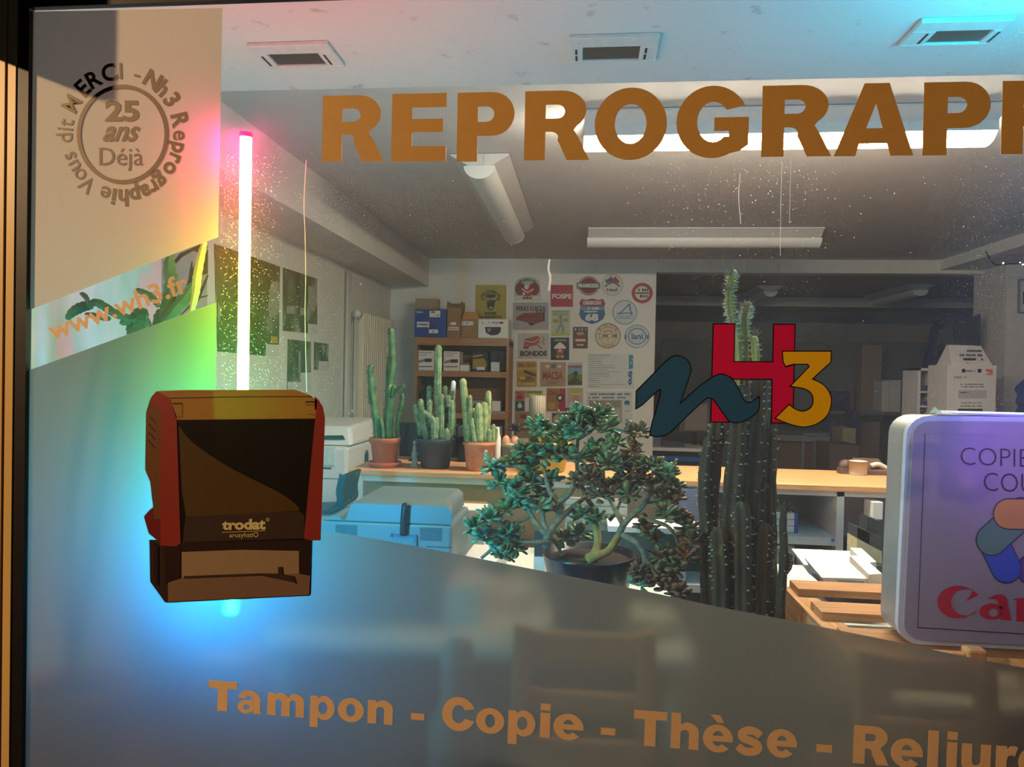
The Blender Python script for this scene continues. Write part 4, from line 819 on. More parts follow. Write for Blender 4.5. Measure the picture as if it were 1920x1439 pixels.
# ================================================================ COUNTER
YC = 3.3
ZC = at(655, 880, YC).z; TH = at(655, 880, YC).z - at(655, 891, YC).z
cx0 = at(653, 886, YC).x; cx1 = 3.3
pine = wood('oiled_pine_worktop', (212, 150, 96), (230, 174, 122), 0, 5, .35)
mb = MB(pine).box(cx0, cx1, YC, YC + .55, ZC - TH, ZC); mb.bev = .004; mb.solo('worktop', 'long pine worktop of the counter carrying the potted cacti', 'worktop')
panel = mat('beige_counter_panel', (176, 158, 128), .7, var=.04); whitem = mat('white_melamine', (224, 222, 216), .5, var=.02)
cl = thing('counter_cabinet', 'beige panelled counter cabinet under the worktop, behind the grey printer', 'cabinet', (.2, YC + .3, 0))
px1 = at(1272, 950, YC).x; px0 = at(660, 940, YC).x; zt = ZC - TH
MB(panel).box(px0, px1, YC + .10, YC + .5, .06, zt).build('carcass', cl)
MB(whitem).box(px0, px0 + .045, YC + .02, YC + .10, .06, zt).build('side_trim', cl); MB(whitem).box(px0, px1, YC + .03, YC + .11, zt - .03, zt).build('top_rail', cl)
MB(black_pl).box(px0 + .03, px1, YC + .13, YC + .48, 0, .06).build('plinth', cl)
# open shelving at the other end
su = thing('shelf_unit', 'white open shelf unit under the worktop holding paper reams', 'shelf unit', (1.9, YC + .3, 0))
palegreen = mat('pale_green_back_panel', (176, 190, 170), .7, var=.03); lav = mat('lavender_grey_panel', (146, 140, 156), .7, var=.03)
vx = [at(1276, 1000, YC).x, at(1440, 1000, YC).x, at(1572, 1000, YC).x, cx1 - .3]
for i, x in enumerate(vx): MB(whitem).box(x, x + .032, YC + .03, YC + .52, 0, zt).build('upright', su)
MB(palegreen).box(vx[0], vx[2] + .03, YC + .5, YC + .52, 0, zt).build('back_panel', su); MB(lav).box(vx[2] + .03, vx[3], YC + .30, YC + .32, 0, zt).build('back_panel', su)
MB(whitem).box(vx[0], vx[3], YC + .03, YC + .52, zt - .025, zt).build('top_rail', su)
zs = [at(1510, 1010, YC).z, at(1510, 1111, YC).z, at(1510, 1111, YC).z * 2 - at(1510, 1010, YC).z, .06]
for z in zs: MB(whitem).box(vx[0] + .03, vx[2], YC + .03, YC + .5, z - .035, z).build('shelf', su)
# reams
ream_m = mat('ream_wrapper', (206, 198, 188), .55, var=.03); ream_b = mat('blue_spine', (52, 74, 160), .5, var=.03)
z55 = lambda x, y: (1260 + x / 3.786, 800 + y / 3.786)
def ream(label, rect5, z0, h, Y, d=.30, side=None, group=None, name='paper_ream', cat='paper ream', mark=True, m=None):
    a = at(*z55(rect5[0], 1000), Y).x; b = at(*z55(rect5[1], 1000), Y).x
    t = thing(name, label, cat, ((a + b) / 2, Y + d / 2, z0), group)
    mb = MB(m or ream_m).box(a, b, Y, Y + d, z0, z0 + h); mb.bev = .004; mb.build('wrapper', t)
    if mark:
        mb = MB(greyink); w_ = b - a
        for u, v in ((.22, .42), (.70, .93)):
            mb.add([(a + w_ * u, Y - .0012, z0 + h * .4), (a + w_ * v, Y - .0012, z0 + h * .4), (a + w_ * v, Y - .0012, z0 + h * (.65 if u < .5 else .52)), (a + w_ * u, Y - .0012, z0 + h * (.65 if u < .5 else .52))], [(0, 1, 2, 3)], False)
        mb.build('label', t)
    if side: MB(side).box(b - .015, b + .001, Y - .001, Y + d, z0, z0 + h + .001).build('spine', t)
    return t
rh = (at(1510, 1042, YC + .06).z - zs[1]) / 4 * .98
nm = ['lowest', 'second', 'third', 'topmost']
for i in range(4): ream('grey wrapped paper ream on the middle shelf, %s of its stack of four' % nm[i], (888, 1138), zs[1] + .001 + i * (rh + .001), rh, YC + .06, group='paper reams in the shelf unit')
for i in range(3): ream('grey wrapped paper ream on the lower shelf, %s of its stack' % ['lowest', 'second', 'topmost'][i], (888, 1138), zs[2] + .001 + i * (rh + .001), rh, YC + .06, group='paper reams in the shelf unit')
h3 = .030
for i in range(3): ream('white paper pad with blue spine on the upper shelf, %s of three' % ['lowest', 'middle', 'topmost'][i], (718, 884), zs[0] + .001 + i * (h3 + .001), h3, YC + .10, .24, ream_b, 'white pads on the upper shelf', 'paper_pad', 'paper pad', False, whitem)
MB(ream_b).pbox(*z55(1136, 798), *z55(1154, 818), YC + .02, .01).solo('shelf_tag', 'tiny blue tag stuck on the upper shelf edge', 'tag')
mb = MB(mat('brown_binder', (92, 66, 54), .6)).box(vx[1] + .085, vx[1] + .115, YC + .07, YC + .3, zs[2] + .001, zs[2] + .20); mb.solo('binder', 'brown binder standing on the lower shelf beside the reams', 'binder')
mb = MB(mat('red_binder', (158, 52, 40), .6)).box(vx[1] + .118, vx[1] + .134, YC + .07, YC + .3, zs[2] + .001, zs[2] + .20); mb.solo('binder', 'thin red binder standing on the lower shelf beside the reams', 'binder')
for i in range(2): ream('white box behind the small dark stem, %s one on the middle shelf' % ['lower', 'upper'][i], (722, 868), zs[1] + .001 + i * .10, .09, YC + .07, .26, None, 'white boxes on the middle shelf', 'storage_box', 'box', True, whitem)
fold_m = mat('blue_grey_folder', (112, 122, 142), .6, var=.03)
t = thing('document_holder', 'blue grey document holder with printed lines under the worktop', 'folder', tuple(at(1292, 985, YC + .02)))
MB(fold_m).pbox(1273, 917, 1318, 985, YC + .0, .02).build('board', t)
deco([('r', 1294, 930 + i * 6, 1316, 932 + i * 6, greyink) for i in range(9)], onY(YC - .0012)).build('printed_line', t)

# ================================================================ CACTUS POTS ON THE COUNTER
terra = two_tone('weathered_terracotta', (186, 112, 74), (206, 138, 98), 16, .4, .62, rough=.85); terra2 = mat('orange_plastic_terracotta', (178, 92, 58), .6, var=.05); charcoal = mat('charcoal_plastic_pot', (58, 60, 64), .55, var=.05); soil = mat('potting_soil', (40, 30, 24), .95, var=.3, scale=120, bump=.6)
def potmesh(c, rt, rb, h, rim=.0, rimh=.0, n=32):
    prof = [(rb * .9, 0), (rb, .006)]
    if rim: prof += [(rt - .004, h - rimh), (rt + rim, h - rimh + .003), (rt + rim + .002, h - .006), (rt + rim, h), (rt - .008, h), (rt - .014, h - .03), (rt * .5, h - .032), (.002, h - .032)]
    else: prof += [(rt, h - .004), (rt, h), (rt - .008, h), (rt - .014, h - .03), (rt * .5, h - .032), (.002, h - .032)]
    return prof
def pot(t, c, rt, rb, h, m, rim=.006, rimh=.035, name='pot'):
    c = Vector(c); o = MB(m).lathe(c, potmesh(c, rt, rb, h, rim, rimh)).build(name, t)
    MB(soil).lathe(c, [(rt - .018, h - .034), (rt - .016, h - .026), (rt * .6, h - .020), (.002, h - .018)], 20).build('soil', t)
def spine_mb(mb, path, rad, ribs, ln, step=1, dens=1.0, rng=random):
    pts = [Vector(p) for p in path]; ref = None; m = len(pts)
    for i in range(0, m, step):
        tv = (pts[min(i + 1, m - 1)] - pts[max(i - 1, 0)]).normalized()
        if ref is None: ref = Vector((1, 0, 0)) if abs(tv.x) < .9 else Vector((0, 1, 0))
        u = (ref - tv * ref.dot(tv)).normalized(); ref = u; q = tv.cross(u)
        for k in range(ribs):
            if rng.random() > dens: continue
            a = 2 * math.pi * k / ribs
            d = (u * math.cos(a) + q * math.sin(a)); p = pts[i] + d * rad[i] * .98
            for _ in range(3):
                e = (d + Vector((rng.uniform(-.7, .7), rng.uniform(-.7, .7), rng.uniform(-.5, .7)))).normalized() * ln * rng.uniform(.6, 1.2)
                s_ = tv * ln * .09; w_ = d.cross(tv) * ln * .09
                mb.add([p - s_, p + s_, p + w_, p + e], [(0, 1, 3), (1, 2, 3), (2, 0, 3)], False)
def cactus_stem(mb, sb, px, Y, rad, ribs, depth, ln, step=2, taper=1.0, n=5, dens=.8):
    """px: photo-pixel way points; Y a depth or list of depths; rad in photo pixels"""
    Ys = Y if hasattr(Y, '__len__') else [Y] * len(px)
    pts = smoothpath([at(p[0], p[1], y) for p, y in zip(px, Ys)], n); m = len(pts); k = ppm(Ys[0])
    rr = []
    for i in range(m):
        t = i / (m - 1); r = rad * k * (1 - (1 - taper) * t) * (1 + .06 * math.sin(i * 1.9 + px[0][0]))
        if t < .12: r *= .82 + 1.5 * t
        rr.append(r)
    mb.tube(pts, list(rr), ribs=ribs, depth=depth, dome=True)
    if sb is not None: spine_mb(sb, pts, rr, ribs, ln, step, dens)
z8 = lambda x, y: (600 + x / 4.8, 600 + y / 4.8)
eu_m = two_tone('euphorbia_skin', (48, 92, 52), (86, 124, 64), 22, .38, .64, rough=.5); ce_m = two_tone('grey_green_cactus_skin', (92, 116, 76), (134, 150, 106), 40, .4, .6, rough=.6); ye_m = two_tone('yellow_green_cactus_skin', (118, 134, 78), (160, 168, 110), 40, .4, .6, rough=.6)
spine_d = mat('dark_spine', (96, 76, 54), .7, var=0); spine_p = mat('pale_spine', (206, 200, 172), .7, var=0)
YP = YC + .13
def pot_at(pxc, ybase, Y): p = at(pxc, ybase, Y); return Vector((p.x, Y, ZC))
# 1 spurge in orange pot
c = pot_at(721, 878, YP); k = ppm(YP)
t = thing('potted_cactus', 'tall angular green cactus in an orange pot on a saucer', 'potted cactus', tuple(c), 'potted cacti on the counter')
MB(terra2).lathe(c, [(.055, 0), (.072, .003), (.083, .024), (.080, .026), (.066, .010), (.002, .009)]).build('saucer', t)
pot(t, c + Vector((0, 0, .010)), 28.5 * k, 22 * k, 52 * k, terra2, .003, .028)
mb = MB(eu_m); sb = MB(spine_d)
for px, r, dy in [([(516, 1080), (505, 900), (478, 700), (460, 540)], 36, 0), ([(462, 530), (450, 470), (458, 425)], 27, .0), ([(615, 1080), (615, 900), (625, 760), (630, 620)], 46, .02), ([(630, 590), (655, 400), (650, 300), (640, 100)], 32, .02), ([(690, 1060), (700, 900), (735, 760), (742, 680)], 20, .03), ([(690, 650), (715, 625), (745, 598)], 22, .0), ([(570, 1080), (560, 960), (548, 900)], 18, -.01), ([(600, 640), (600, 520), (612, 340)], 12, .035), ([(640, 690), (660, 640), (665, 610)], 24, .01), ([(452, 760), (448, 700), (445, 640)], 16, .0)]:
    cactus_stem(mb, sb, [z8(*p) for p in px], YP + dy, r / 4.8, 4, .45, .011, 2)
mb.build('stems', t); sb.build('spines', t)
# 2 grey green columnar in charcoal pot
c = pot_at(816, 879, YP + .02)
t = thing('potted_cactus', 'clumping grey green cactus with one tall column in a charcoal pot', 'potted cactus', tuple(c), 'potted cacti on the counter')
k = ppm(YP + .02); pot(t, c, 36 * k, 27 * k, 57 * k, charcoal, .003, .03)
mb = MB(ce_m); sb = MB(spine_p)
for px, r, dy in [([(1062, 1080), (1060, 800), (1060, 560), (1066, 262)], 36, .02), ([(965, 1080), (930, 940), (905, 740)], 31, -.02), ([(1000, 1060), (985, 850), (985, 620)], 27, .04), ([(1120, 1080), (1130, 850), (1128, 620)], 26, .04), ([(1150, 1080), (1185, 950), (1188, 760)], 38, -.01), ([(1030, 1080), (1030, 1000), (1034, 935)], 34, -.07), ([(1085, 1080), (1090, 860), (1088, 695)], 31, -.03), ([(925, 1000), (880, 900), (858, 775)], 22, -.02), ([(1185, 900), (1190, 760), (1198, 640)], 24, .03), ([(990, 930), (990, 820), (990, 735)], 19, -.05), ([(1140, 1080), (1142, 1040), (1142, 1000)], 26, -.06), ([(1200, 1040), (1206, 960), (1207, 880)], 20, .01), ([(930, 830), (970, 860), (1015, 895)], 24, -.06), ([(905, 1040), (895, 960), (900, 860)], 22, .02), ([(1050, 1000), (1052, 930), (1048, 895)], 20, -.05), ([(1160, 780), (1162, 720), (1160, 690)], 16, -.03)]:
    cactus_stem(mb, sb, [z8(*p) for p in px], YP + .02 + dy, r / 4.8, 9, .20, .006, 1, .9, 6)
mb.build('stems', t); sb.build('spines', t)
MB(mat('white_woolly_tip', (222, 218, 206), .9)).tube([at(*z8(1196, 640), YP + .05), at(*z8(1200, 600), YP + .05), at(*z8(1201, 570), YP + .05)], .012, 10, dome=True).build('woolly_tip', t)
# 3 yellow green in terracotta
c = pot_at(898, 883, YP - .01)
t = thing('potted_cactus', 'yellow green cactus with smooth columns in a weathered terracotta pot', 'potted cactus', tuple(c), 'potted cacti on the counter')
k = ppm(YP - .01); pot(t, c, 30.5 * k, 24 * k, 53 * k, terra, .002, .016)
mb = MB(ye_m); sb = MB(spine_p)
for px, r, dy in [([(1325, 1100), (1312, 850), (1288, 560)], 33, .02), ([(1350, 900), (1352, 760), (1350, 695)], 18, .01), ([(1432, 1100), (1430, 950), (1426, 785)], 37, -.04), ([(1482, 1100), (1482, 930), (1480, 780)], 36, -.02), ([(1500, 1000), (1512, 850), (1516, 665)], 28, .04), ([(1375, 1100), (1364, 960), (1358, 825)], 22, -.02), ([(1392, 1100), (1385, 920), (1385, 815)], 20, .01), ([(1330, 1100), (1335, 1010), (1340, 955)], 21, -.05), ([(1395, 1100), (1378, 1000), (1368, 905)], 20, -.06), ([(1560, 1100), (1558, 1020), (1562, 955)], 18, -.02), ([(1530, 1100), (1528, 1040), (1524, 995)], 17, -.03), ([(1575, 1090), (1590, 1030), (1592, 985)], 12, .0)]:
    cactus_stem(mb, sb, [z8(*p) for p in px], YP - .01 + dy, r / 4.8, 10, .16, .005, 1, .95, 6)
mb.build('stems', t); sb.build('spines', t)
# behind: screens, small pots, vase
t = thing('monitor', 'black computer monitor seen behind the charcoal pot', 'monitor', tuple(at(800, 878, YC + .42).xy) + (ZC,))
mb = MB(black_pl).pbox(748, 794, 858, 858, YC + .42, .04); mb.bev = .008; mb.build('screen_back', t)
MB(black_pl).box(*[f(at(800, 860, YC + .42).x) for f in (lambda v: v - .03, lambda v: v + .03)], YC + .44, YC + .48, ZC, ZC + .12).box(at(770, 870, YC + .4).x, at(830, 870, YC + .4).x, YC + .36, YC + .54, ZC, ZC + .012).build('stand', t)
t = thing('till_terminal', 'black till terminal behind the terracotta cactus pot', 'terminal', tuple(at(900, 878, YC + .40).xy) + (ZC,))
mb = MB(black_pl).pbox(858, 818, 934, 866, YC + .40, .10); mb.bev = .006; mb.build('case', t); MB(mat('slate_plastic', (70, 76, 82), .4)).pbox(858, 802, 936, 820, YC + .38, .13).build('lid', t)
MB(white_pl).lathe(at(931, 884, YC + .24).xy.to_3d() + Vector((0, 0, ZC)), [(.018, 0), (.019, .01), (.019, .15), (.012, .17), (.010, .20), (.002, .20)], 16).solo('spray_bottle', 'white plastic bottle just behind the terracotta pot', 'bottle')
stone = mat('carved_grey_figurine', (150, 146, 132), .8, var=.15, scale=80)
c = at(777, 872, YC + .17); c.z = ZC; t = thing('figurine', 'tiny grey standing figurine beside the charcoal pot', 'figurine', tuple(c))
MB(stone).lathe(c, [(.020, 0), (.022, .008), (.012, .02), (.016, .045), (.018, .06), (.010, .078), (.012, .09), (.009, .102), (.001, .108)], 12).ball(c + Vector((.012, -.008, .03)), .010, .01, .012, 8, 6).build('body', t)
MB(stone).ball(c + Vector((0, 0, .118)), .010, .010, .012, 10, 6).build('head', t)
# dark rosette in an olive pot, rabbit-ear cactus
olive_pot = mat('olive_glazed_pot', (104, 104, 80), .4, var=.08)
c = at(957, 878, YC + .28); c.z = ZC; k = ppm(YC + .28)
t = thing('potted_succulent', 'dark rosette succulent in an olive pot beside the spray bottle', 'potted plant', tuple(c), 'small succulents on the counter')
MB(olive_pot).lathe(c, [(14 * k, 0), (17 * k, .01), (20 * k, 34 * k), (21.5 * k, 36 * k), (21.5 * k, 43 * k), (19 * k, 43 * k), (17 * k, 38 * k), (.002, 38 * k)]).build('pot', t)
MB(mat('brown_stem', (80, 60, 46), .8)).tube(smoothpath([c + Vector((.01, .0, 38 * k)), c + Vector((.02, .01, 52 * k)), at(966, 806, YC + .28)]), .006, 8).build('stem', t)
def leafshape(mb, base, d, up, ln, wd, th, curl=0.0, point=False):
    """one fleshy leaf from base along d"""
    d = d.normalized(); s_ = d.cross(up)
    s_ = s_.normalized() if s_.length > 1e-3 else Vector((1, 0, 0)); n_ = s_.cross(d).normalized()
    st = [(0, .18, .5), (.28, .62, 1), (.62, 1.0, 1), (.84, .86 if not point else .5, .9), (.96, .5 if not point else .2, .6), (1.0, .12, .2)]
    vs = []; fs = []
    for u, w_, h_ in st:
        p = base + d * ln * u + n_ * curl * ln * u * u
        vs += [p + s_ * wd * w_ * .5, p + n_ * th * h_ * .5, p - s_ * wd * w_ * .5, p - n_ * th * h_ * .5]
    for i in range(len(st) - 1):
        for k2 in range(4): a = i * 4 + k2; b = i * 4 + (k2 + 1) % 4; fs.append((a, b, b + 4, a + 4))
    fs.append((3, 2, 1, 0)); e = (len(st) - 1) * 4; fs.append((e, e + 1, e + 2, e + 3))
    mb.add(vs, fs, True)
def rosette(mb, c, n, ln, wd, th, rng, up=Vector((0, 0, 1)), lo=-.3, hi=.9, point=False):
    for i in range(n):
        a = i * 2.399 + rng.uniform(-.3, .3); el = lo + (hi - lo) * i / max(1, n - 1)
        d = Vector((math.cos(a), math.sin(a), 0)) * math.cos(el) + up * math.sin(el)
        leafshape(mb, c, d + Vector((rng.uniform(-.1, .1), rng.uniform(-.1, .1), 0)), Vector((0, 0, 1)), ln * rng.uniform(.8, 1.1) * (1 - .25 * i / n), wd * rng.uniform(.85, 1.1), th, .15, point)
rng = random.Random(3)
mb = MB(mat('dark_purple_leaf', (52, 40, 44), .5, var=.2)); rosette(mb, at(966, 806, YC + .28), 22, .050, .018, .006, rng, lo=-.5, hi=1.2, point=True); mb.build('leaves', t)
peach = mat('peach_woolly_skin', (214, 154, 116), .9, var=.08, scale=60, bump=.2)
mb = MB(peach); b0 = c + Vector((0, -.02, 40 * k))
for dx in (-.022, .022): mb.ball(b0 + Vector((dx, 0, .018)), .022, .016, .034, 14, 10)
mb.ball(b0 + Vector((0, 0, -.0)), .042, .024, .018, 14, 8)
mb.build('rabbit_ears', t)
yelpot = mat('yellow_glazed_pot', (176, 160, 48), .35, var=.06)
c = at(1027, 884, YC + .16); c.z = ZC; k = ppm(YC + .16)
t = thing('potted_succulent', 'green succulent in a yellow glazed pot behind the big jade plant', 'potted plant', tuple(c), 'small succulents on the counter')
MB(yelpot).lathe(c, [(28 * k, 0), (32 * k, .01), (40 * k, 46 * k), (43 * k, 48 * k), (43 * k, 56 * k), (40 * k, 56 * k), (37 * k, 48 * k), (.002, 48 * k)]).build('pot', t)
mb = MB(two_tone('green_rosette_leaf', (52, 78, 46), (96, 120, 70), 30, .4, .6, rough=.45))
for dx, dz, r in ((-.05, .08, .05), (.03, .10, .05), (.0, .05, .055), (.06, .05, .04), (-.07, .05, .045)): rosette(mb, c + Vector((dx, -.02, 46 * k + dz - .03)), 16, r, .022, .007, rng)
mb.build('leaves', t)
c = at(1005, 880, YC + .34); c.z = ZC; k = ppm(YC + .34)
mb = MB(mat('ribbed_taupe_ceramic', (132, 118, 98), .7, var=.05)); vz = at(1005, 742, YC + .34).z - ZC
mb.tube([c, c + Vector((0, 0, .012)), c + Vector((0, 0, vz * .4)), c + Vector((0, 0, vz * .75)), c + Vector((0, 0, vz))], [11 * k, 12 * k, 14 * k, 15.5 * k, 15.5 * k], ribs=22, depth=.07)
mb.solo('ribbed_vase', 'tall ribbed taupe vase in front of the brown posters', 'vase')

# ================================================================ PRINTERS
teal_pr = mat('pale_grey_printer_shell', (104, 122, 124), .4, var=.02); prw = mat('white_copier_shell', (214, 212, 202), .45, var=.02); slot_m = mat('vent_slot_dark', (40, 46, 50), .6, var=0)
TZ = .72                                      # display tables
zb = lambda x, y: (580 + x / 4.571, 860 + y / 4.571)
YG = 2.40
t = thing('printer', 'grey printer with a sloping lid standing behind the light tube', 'printer', (at(730, 1000, YG).x, YG + .2, TZ))
gx_0, gx_1 = at(548, 1000, YG).x, at(zb(1222, 0)[0], 1000, YG).x
zseam = at(*zb(700, 545), YG).z; zfr = at(*zb(700, 400), YG).z; ztop = at(*zb(800, 335), YG + .12).z; gd = .36
mb = MB(teal_pr).box(gx_0, gx_1, YG, YG + gd, TZ, zseam - .004); mb.bev = .010; mb.build('body', t)
ux0 = at(*zb(350, 400), YG).x
pf = [(gx_1, zseam), (gx_1, zfr - .03)] + arc(gx_1 - .03, zfr - .03, .03, .03, 0, 90, 5) + arc(ux0 + .02, zfr - .02, .02, .02, 90, 150, 4) + sp2([(ux0, zfr - .02), (ux0 - .020, zfr - .06), (ux0 - .05, zseam + .012), (ux0 - .09, zseam)], 4)
pb = [(p[0] - (.022 if p[0] > 0 or p[0] > gx_1 - .05 else -.0), min(p[1] + (ztop - zfr) * (1 if p[1] > zseam + .01 else 0), ztop)) for p in pf]
mb = MB(teal_pr); n = len(pf)
mb.add([(p[0], YG, p[1]) for p in pf] + [(p[0], YG + .12, p[1]) for p in pb] + [(p[0], YG + gd, p[1] if p[1] < zseam + .01 else p[1]) for p in pb], [tuple(range(n)), tuple(range(3 * n - 1, 2 * n - 1, -1))] + [(j * n + i, j * n + (i + 1) % n, (j + 1) * n + (i + 1) % n, (j + 1) * n + i) for j in (0, 1) for i in range(n)], False)
mb.bev = .006; mb.build('upper_lid', t)
for x0, y0, x1, y1 in ((225, 572, 410, 668), (948, 595, 1138, 712)):
    mb = MB(slot_m); m_ = 11
    for i in range(m_):
        a = zb(x0, y0 + (y1 - y0) * i / m_); b = zb(x1, y0 + (y1 - y0) * (i + .45) / m_); mb.pbox(a[0], a[1], b[0], b[1], YG - .001, .004)
    mb.build('vent_grille', t)
MB(slot_m).pbox(*zb(1000, 758), *zb(1220, 764), YG - .001, .004).build('seam', t)
st2 = thing('cable_strap', 'black strap hanging down the front of the grey printer', 'strap', tuple(at(*zb(815, 760), YG - .02)))
mb = MB(black_pl).tube(smoothpath([at(*zb(825, 395), YG - .004), at(*zb(822, 410), YG - .016), at(*zb(812, 520), YG - .018), at(*zb(806, 660), YG - .014)], 5), .0125, 10, flat=.6); mb.build('strap', st2)
MB(mat('teal_metal_clip', (90, 110, 116), .4, .5)).bar(at(*zb(705, 660), YG - .006), at(*zb(905, 668), YG - .006), .008, .007).bar(at(*zb(708, 645), YG - .006), at(*zb(708, 675), YG - .006), .008, .008).bar(at(*zb(908, 655), YG - .006), at(*zb(912, 770), YG - .006), .010, .010).bar(at(*zb(800, 660), YG - .006), at(*zb(800, 620), YG - .006), .006, .012).build('clip', st2)
gp = mat('dark_green_plastic', (14, 36, 30), .35, var=.05)
g1 = sp2([(645, 892), (638, 923), (639, 944), (630, 955), (608, 961), (560, 962)], 5); g2 = [(p[0] - 8, p[1] - 4) for p in reversed(g1)]
MB(gp).poly([[(p[0], p[1]) for p in g1] + g2], onY(YG + .12), .0, 0).poly([ribbon(g1, 7)], onY(YG + .10), .18, -.18).solo('paper_chute', 'dark green curved plastic chute beside the grey printer', 'chute')
# white copier by the wall
YW2 = 3.95
kx0, kx1 = at(545, 900, YW2).x, at(651, 900, YW2).x; kY = atx(697, 850, kx1).y if False else YW2 + .62
t = thing('copier', 'white floor-standing copier near the radiator', 'copier', ((kx0 + kx1) / 2, YW2 + .3, 0))
ktop = at(640, 838, YW2).z
mb = MB(prw).box(kx0, kx1, YW2, kY, 0, ktop); mb.bev = .02; mb.build('body', t)
zl = at(640, 812, YW2).z + .03; mb = MB(prw).hexa([(kx0, YW2 + .02, ktop + .002), (kx1 + .02, YW2 + .02, ktop + .002), (kx1 + .02, kY, ktop + .002), (kx0, kY, ktop + .002), (kx0, YW2 + .10, zl), (kx1 - .02, YW2 + .10, zl), (kx1 - .02, kY, zl + .02), (kx0, kY, zl + .02)]); mb.bev = .02; mb.build('lid', t)
MB(gp).hexa([(kx0 + .05, YW2 + .06, ktop + .02), (kx1 - .03, YW2 + .06, ktop + .03), (kx1 - .05, YW2 + .09, ktop + .05), (kx0 + .05, YW2 + .09, ktop + .04), (kx0 + .05, YW2 + .035, ktop + .03), (kx1 - .03, YW2 + .035, ktop + .04), (kx1 - .05, YW2 + .06, ktop + .06), (kx0 + .05, YW2 + .06, ktop + .05)]).build('output_slot', t)
MB(mat('pale_mint_panel', (196, 208, 200), .45)).pbox(606, 838, 628, 873, YW2 - .006, .01).build('front_panel', t); MB(slot_m).pbox(604, 877, 621, 880, YW2 - .002, .004).pbox(560, 897, 651, 898, YW2 - .002, .004).build('seam', t)
MB(slot_m).ball((kx1 + .012, YW2 + .33, ktop - .10), .008, .02, .05, 8, 8).build('side_grip', t)

# ================================================================ DISPLAY TABLES IN THE WINDOW
tabm = mat('white_table_top', (214, 222, 214), .45, var=.02)
def table(label, x0, x1, y0, y1, z=TZ):
    t = thing('display_table', label, 'table', ((x0 + x1) / 2, (y0 + y1) / 2, 0))
    mb = MB(tabm).box(x0, x1, y0, y1, z - .03, z); mb.bev = .003; mb.build('table_top', t)
    MB(mat('dark_brown_board', (70, 52, 42), .7, var=.06)).box(x0 + .03, x1 - .03, y0 + .16, y0 + .18, .05, z - .031).build('added_dark_panel', t)  # added panel: hides the lit floor so the view through the film stays dark
    for x in (x0 + .05, x1 - .05):
        for y in (y0 + .05, y1 - .05): MB(steel).tube([(x, y, 0), (x, y, z - .03)], .018, 10).build('leg', t)
table('long white display table under the jade plant and grey printer', -.92, .32, 2.16, 3.2)
table('second white display table under the wooden pallet', .77, 1.72, 1.95, 3.1)
def ptop(px, py, z=TZ): return atz(px, py, z)
# white sheets, box and boards around the jade pot
c0 = at(884, 1040, 2.6)
mb = MB(whitem).hexa([(c0.x - .02, 2.38, TZ), (c0.x + .10, 2.38, TZ), (c0.x + .12, 2.72, TZ), (c0.x - .01, 2.72, TZ), (c0.x - .02, 2.38, TZ + .12), (c0.x + .10, 2.38, TZ + .12), (c0.x + .12, 2.72, TZ + .12), (c0.x - .01, 2.72, TZ + .12)]); mb.bev = .003; mb.solo('paper_stack', 'white paper stack between the grey printer and the jade plant', 'paper')
t = thing('desk_organiser', 'teal and white upright organiser behind the jade pot', 'organiser', tuple(at(1010, 1085, 2.62).xy) + (TZ,))
dteal = mat('dark_teal_plastic', (30, 62, 66), .4, var=.05)
MB(dteal).pbox(1002, 996, 1020, 1044, 2.62, .10).build('upper_box', t); mb = MB(whitem); a = at(1001, 1044, 2.62); b = at(1022, 1044, 2.62); mb.box(a.x, b.x, 2.62, 2.74, TZ, a.z).build('lower_box', t)
mb = MB(dteal); a = at(1062, 992, 2.92); b = at(1316, 992, 2.92); mb.box(a.x, b.x, 2.92, 3.06, TZ, a.z); mb.bev = .004; mb.solo('cabinet_box', 'long dark teal box on the table behind the jade plant', 'box')
a1 = at(1140, 988, 2.90); b1 = at(1315, 988, 2.90); mb = MB(whitem).box(a1.x, b1.x, 2.90, 3.08, a.z, a.z + .022); mb.solo('white_board', 'white board lying on the dark teal box', 'board')
slat = wood('pale_slat_wood', (196, 178, 150), (222, 208, 184), 0, 6); t = thing('slatted_crate', 'pale slatted crate behind the jade branches', 'crate', tuple(at(1118, 985, 3.1).xy) + (TZ,))
a = at(1060, 960, 3.1); b = at(1176, 960, 3.1); zt_ = at(1118, 935, 3.1).z
for i in range(7):
    z0 = TZ + (zt_ - TZ) * i / 7; MB(slat).box(a.x, b.x, 3.10, 3.112, z0 + .006, z0 + (zt_ - TZ) / 7).build('slat', t)
for x in (a.x, b.x - .015): MB(slat).box(x, x + .015, 3.112, 3.19, TZ, zt_).build('side', t)
mint = mat('mint_white_card', (204, 226, 214), .6, var=.02)
p = ptop(1185, 1122); q = ptop(1312, 1122); mb = MB(mint).box(at(1178, 1100, 2.32).x, .31, 2.36, 2.78, TZ, TZ + .05); mb.bev = .003
mb.solo('carton', 'flat mint white carton between the jade pot and the tall cactus', 'carton')
kr = thing('wooden_tray', 'small olive brown tray leaning by the counter cabinet', 'tray', tuple(at(888, 985, 3.12).xy) + (TZ,))
MB(mat('olive_wood', (130, 108, 60), .6)).pbox(858, 944, 912, 952, 3.14, .05).box(at(862, 950, 3.15).x, at(908, 950, 3.15).x, 3.15, 3.18, TZ, at(880, 950, 3.15).z).build('tray_back', kr)
MB(whitem).box(at(862, 990, 3.05).x, at(912, 990, 3.05).x, 2.98, 3.14, TZ, TZ + .2).build('paper', kr)
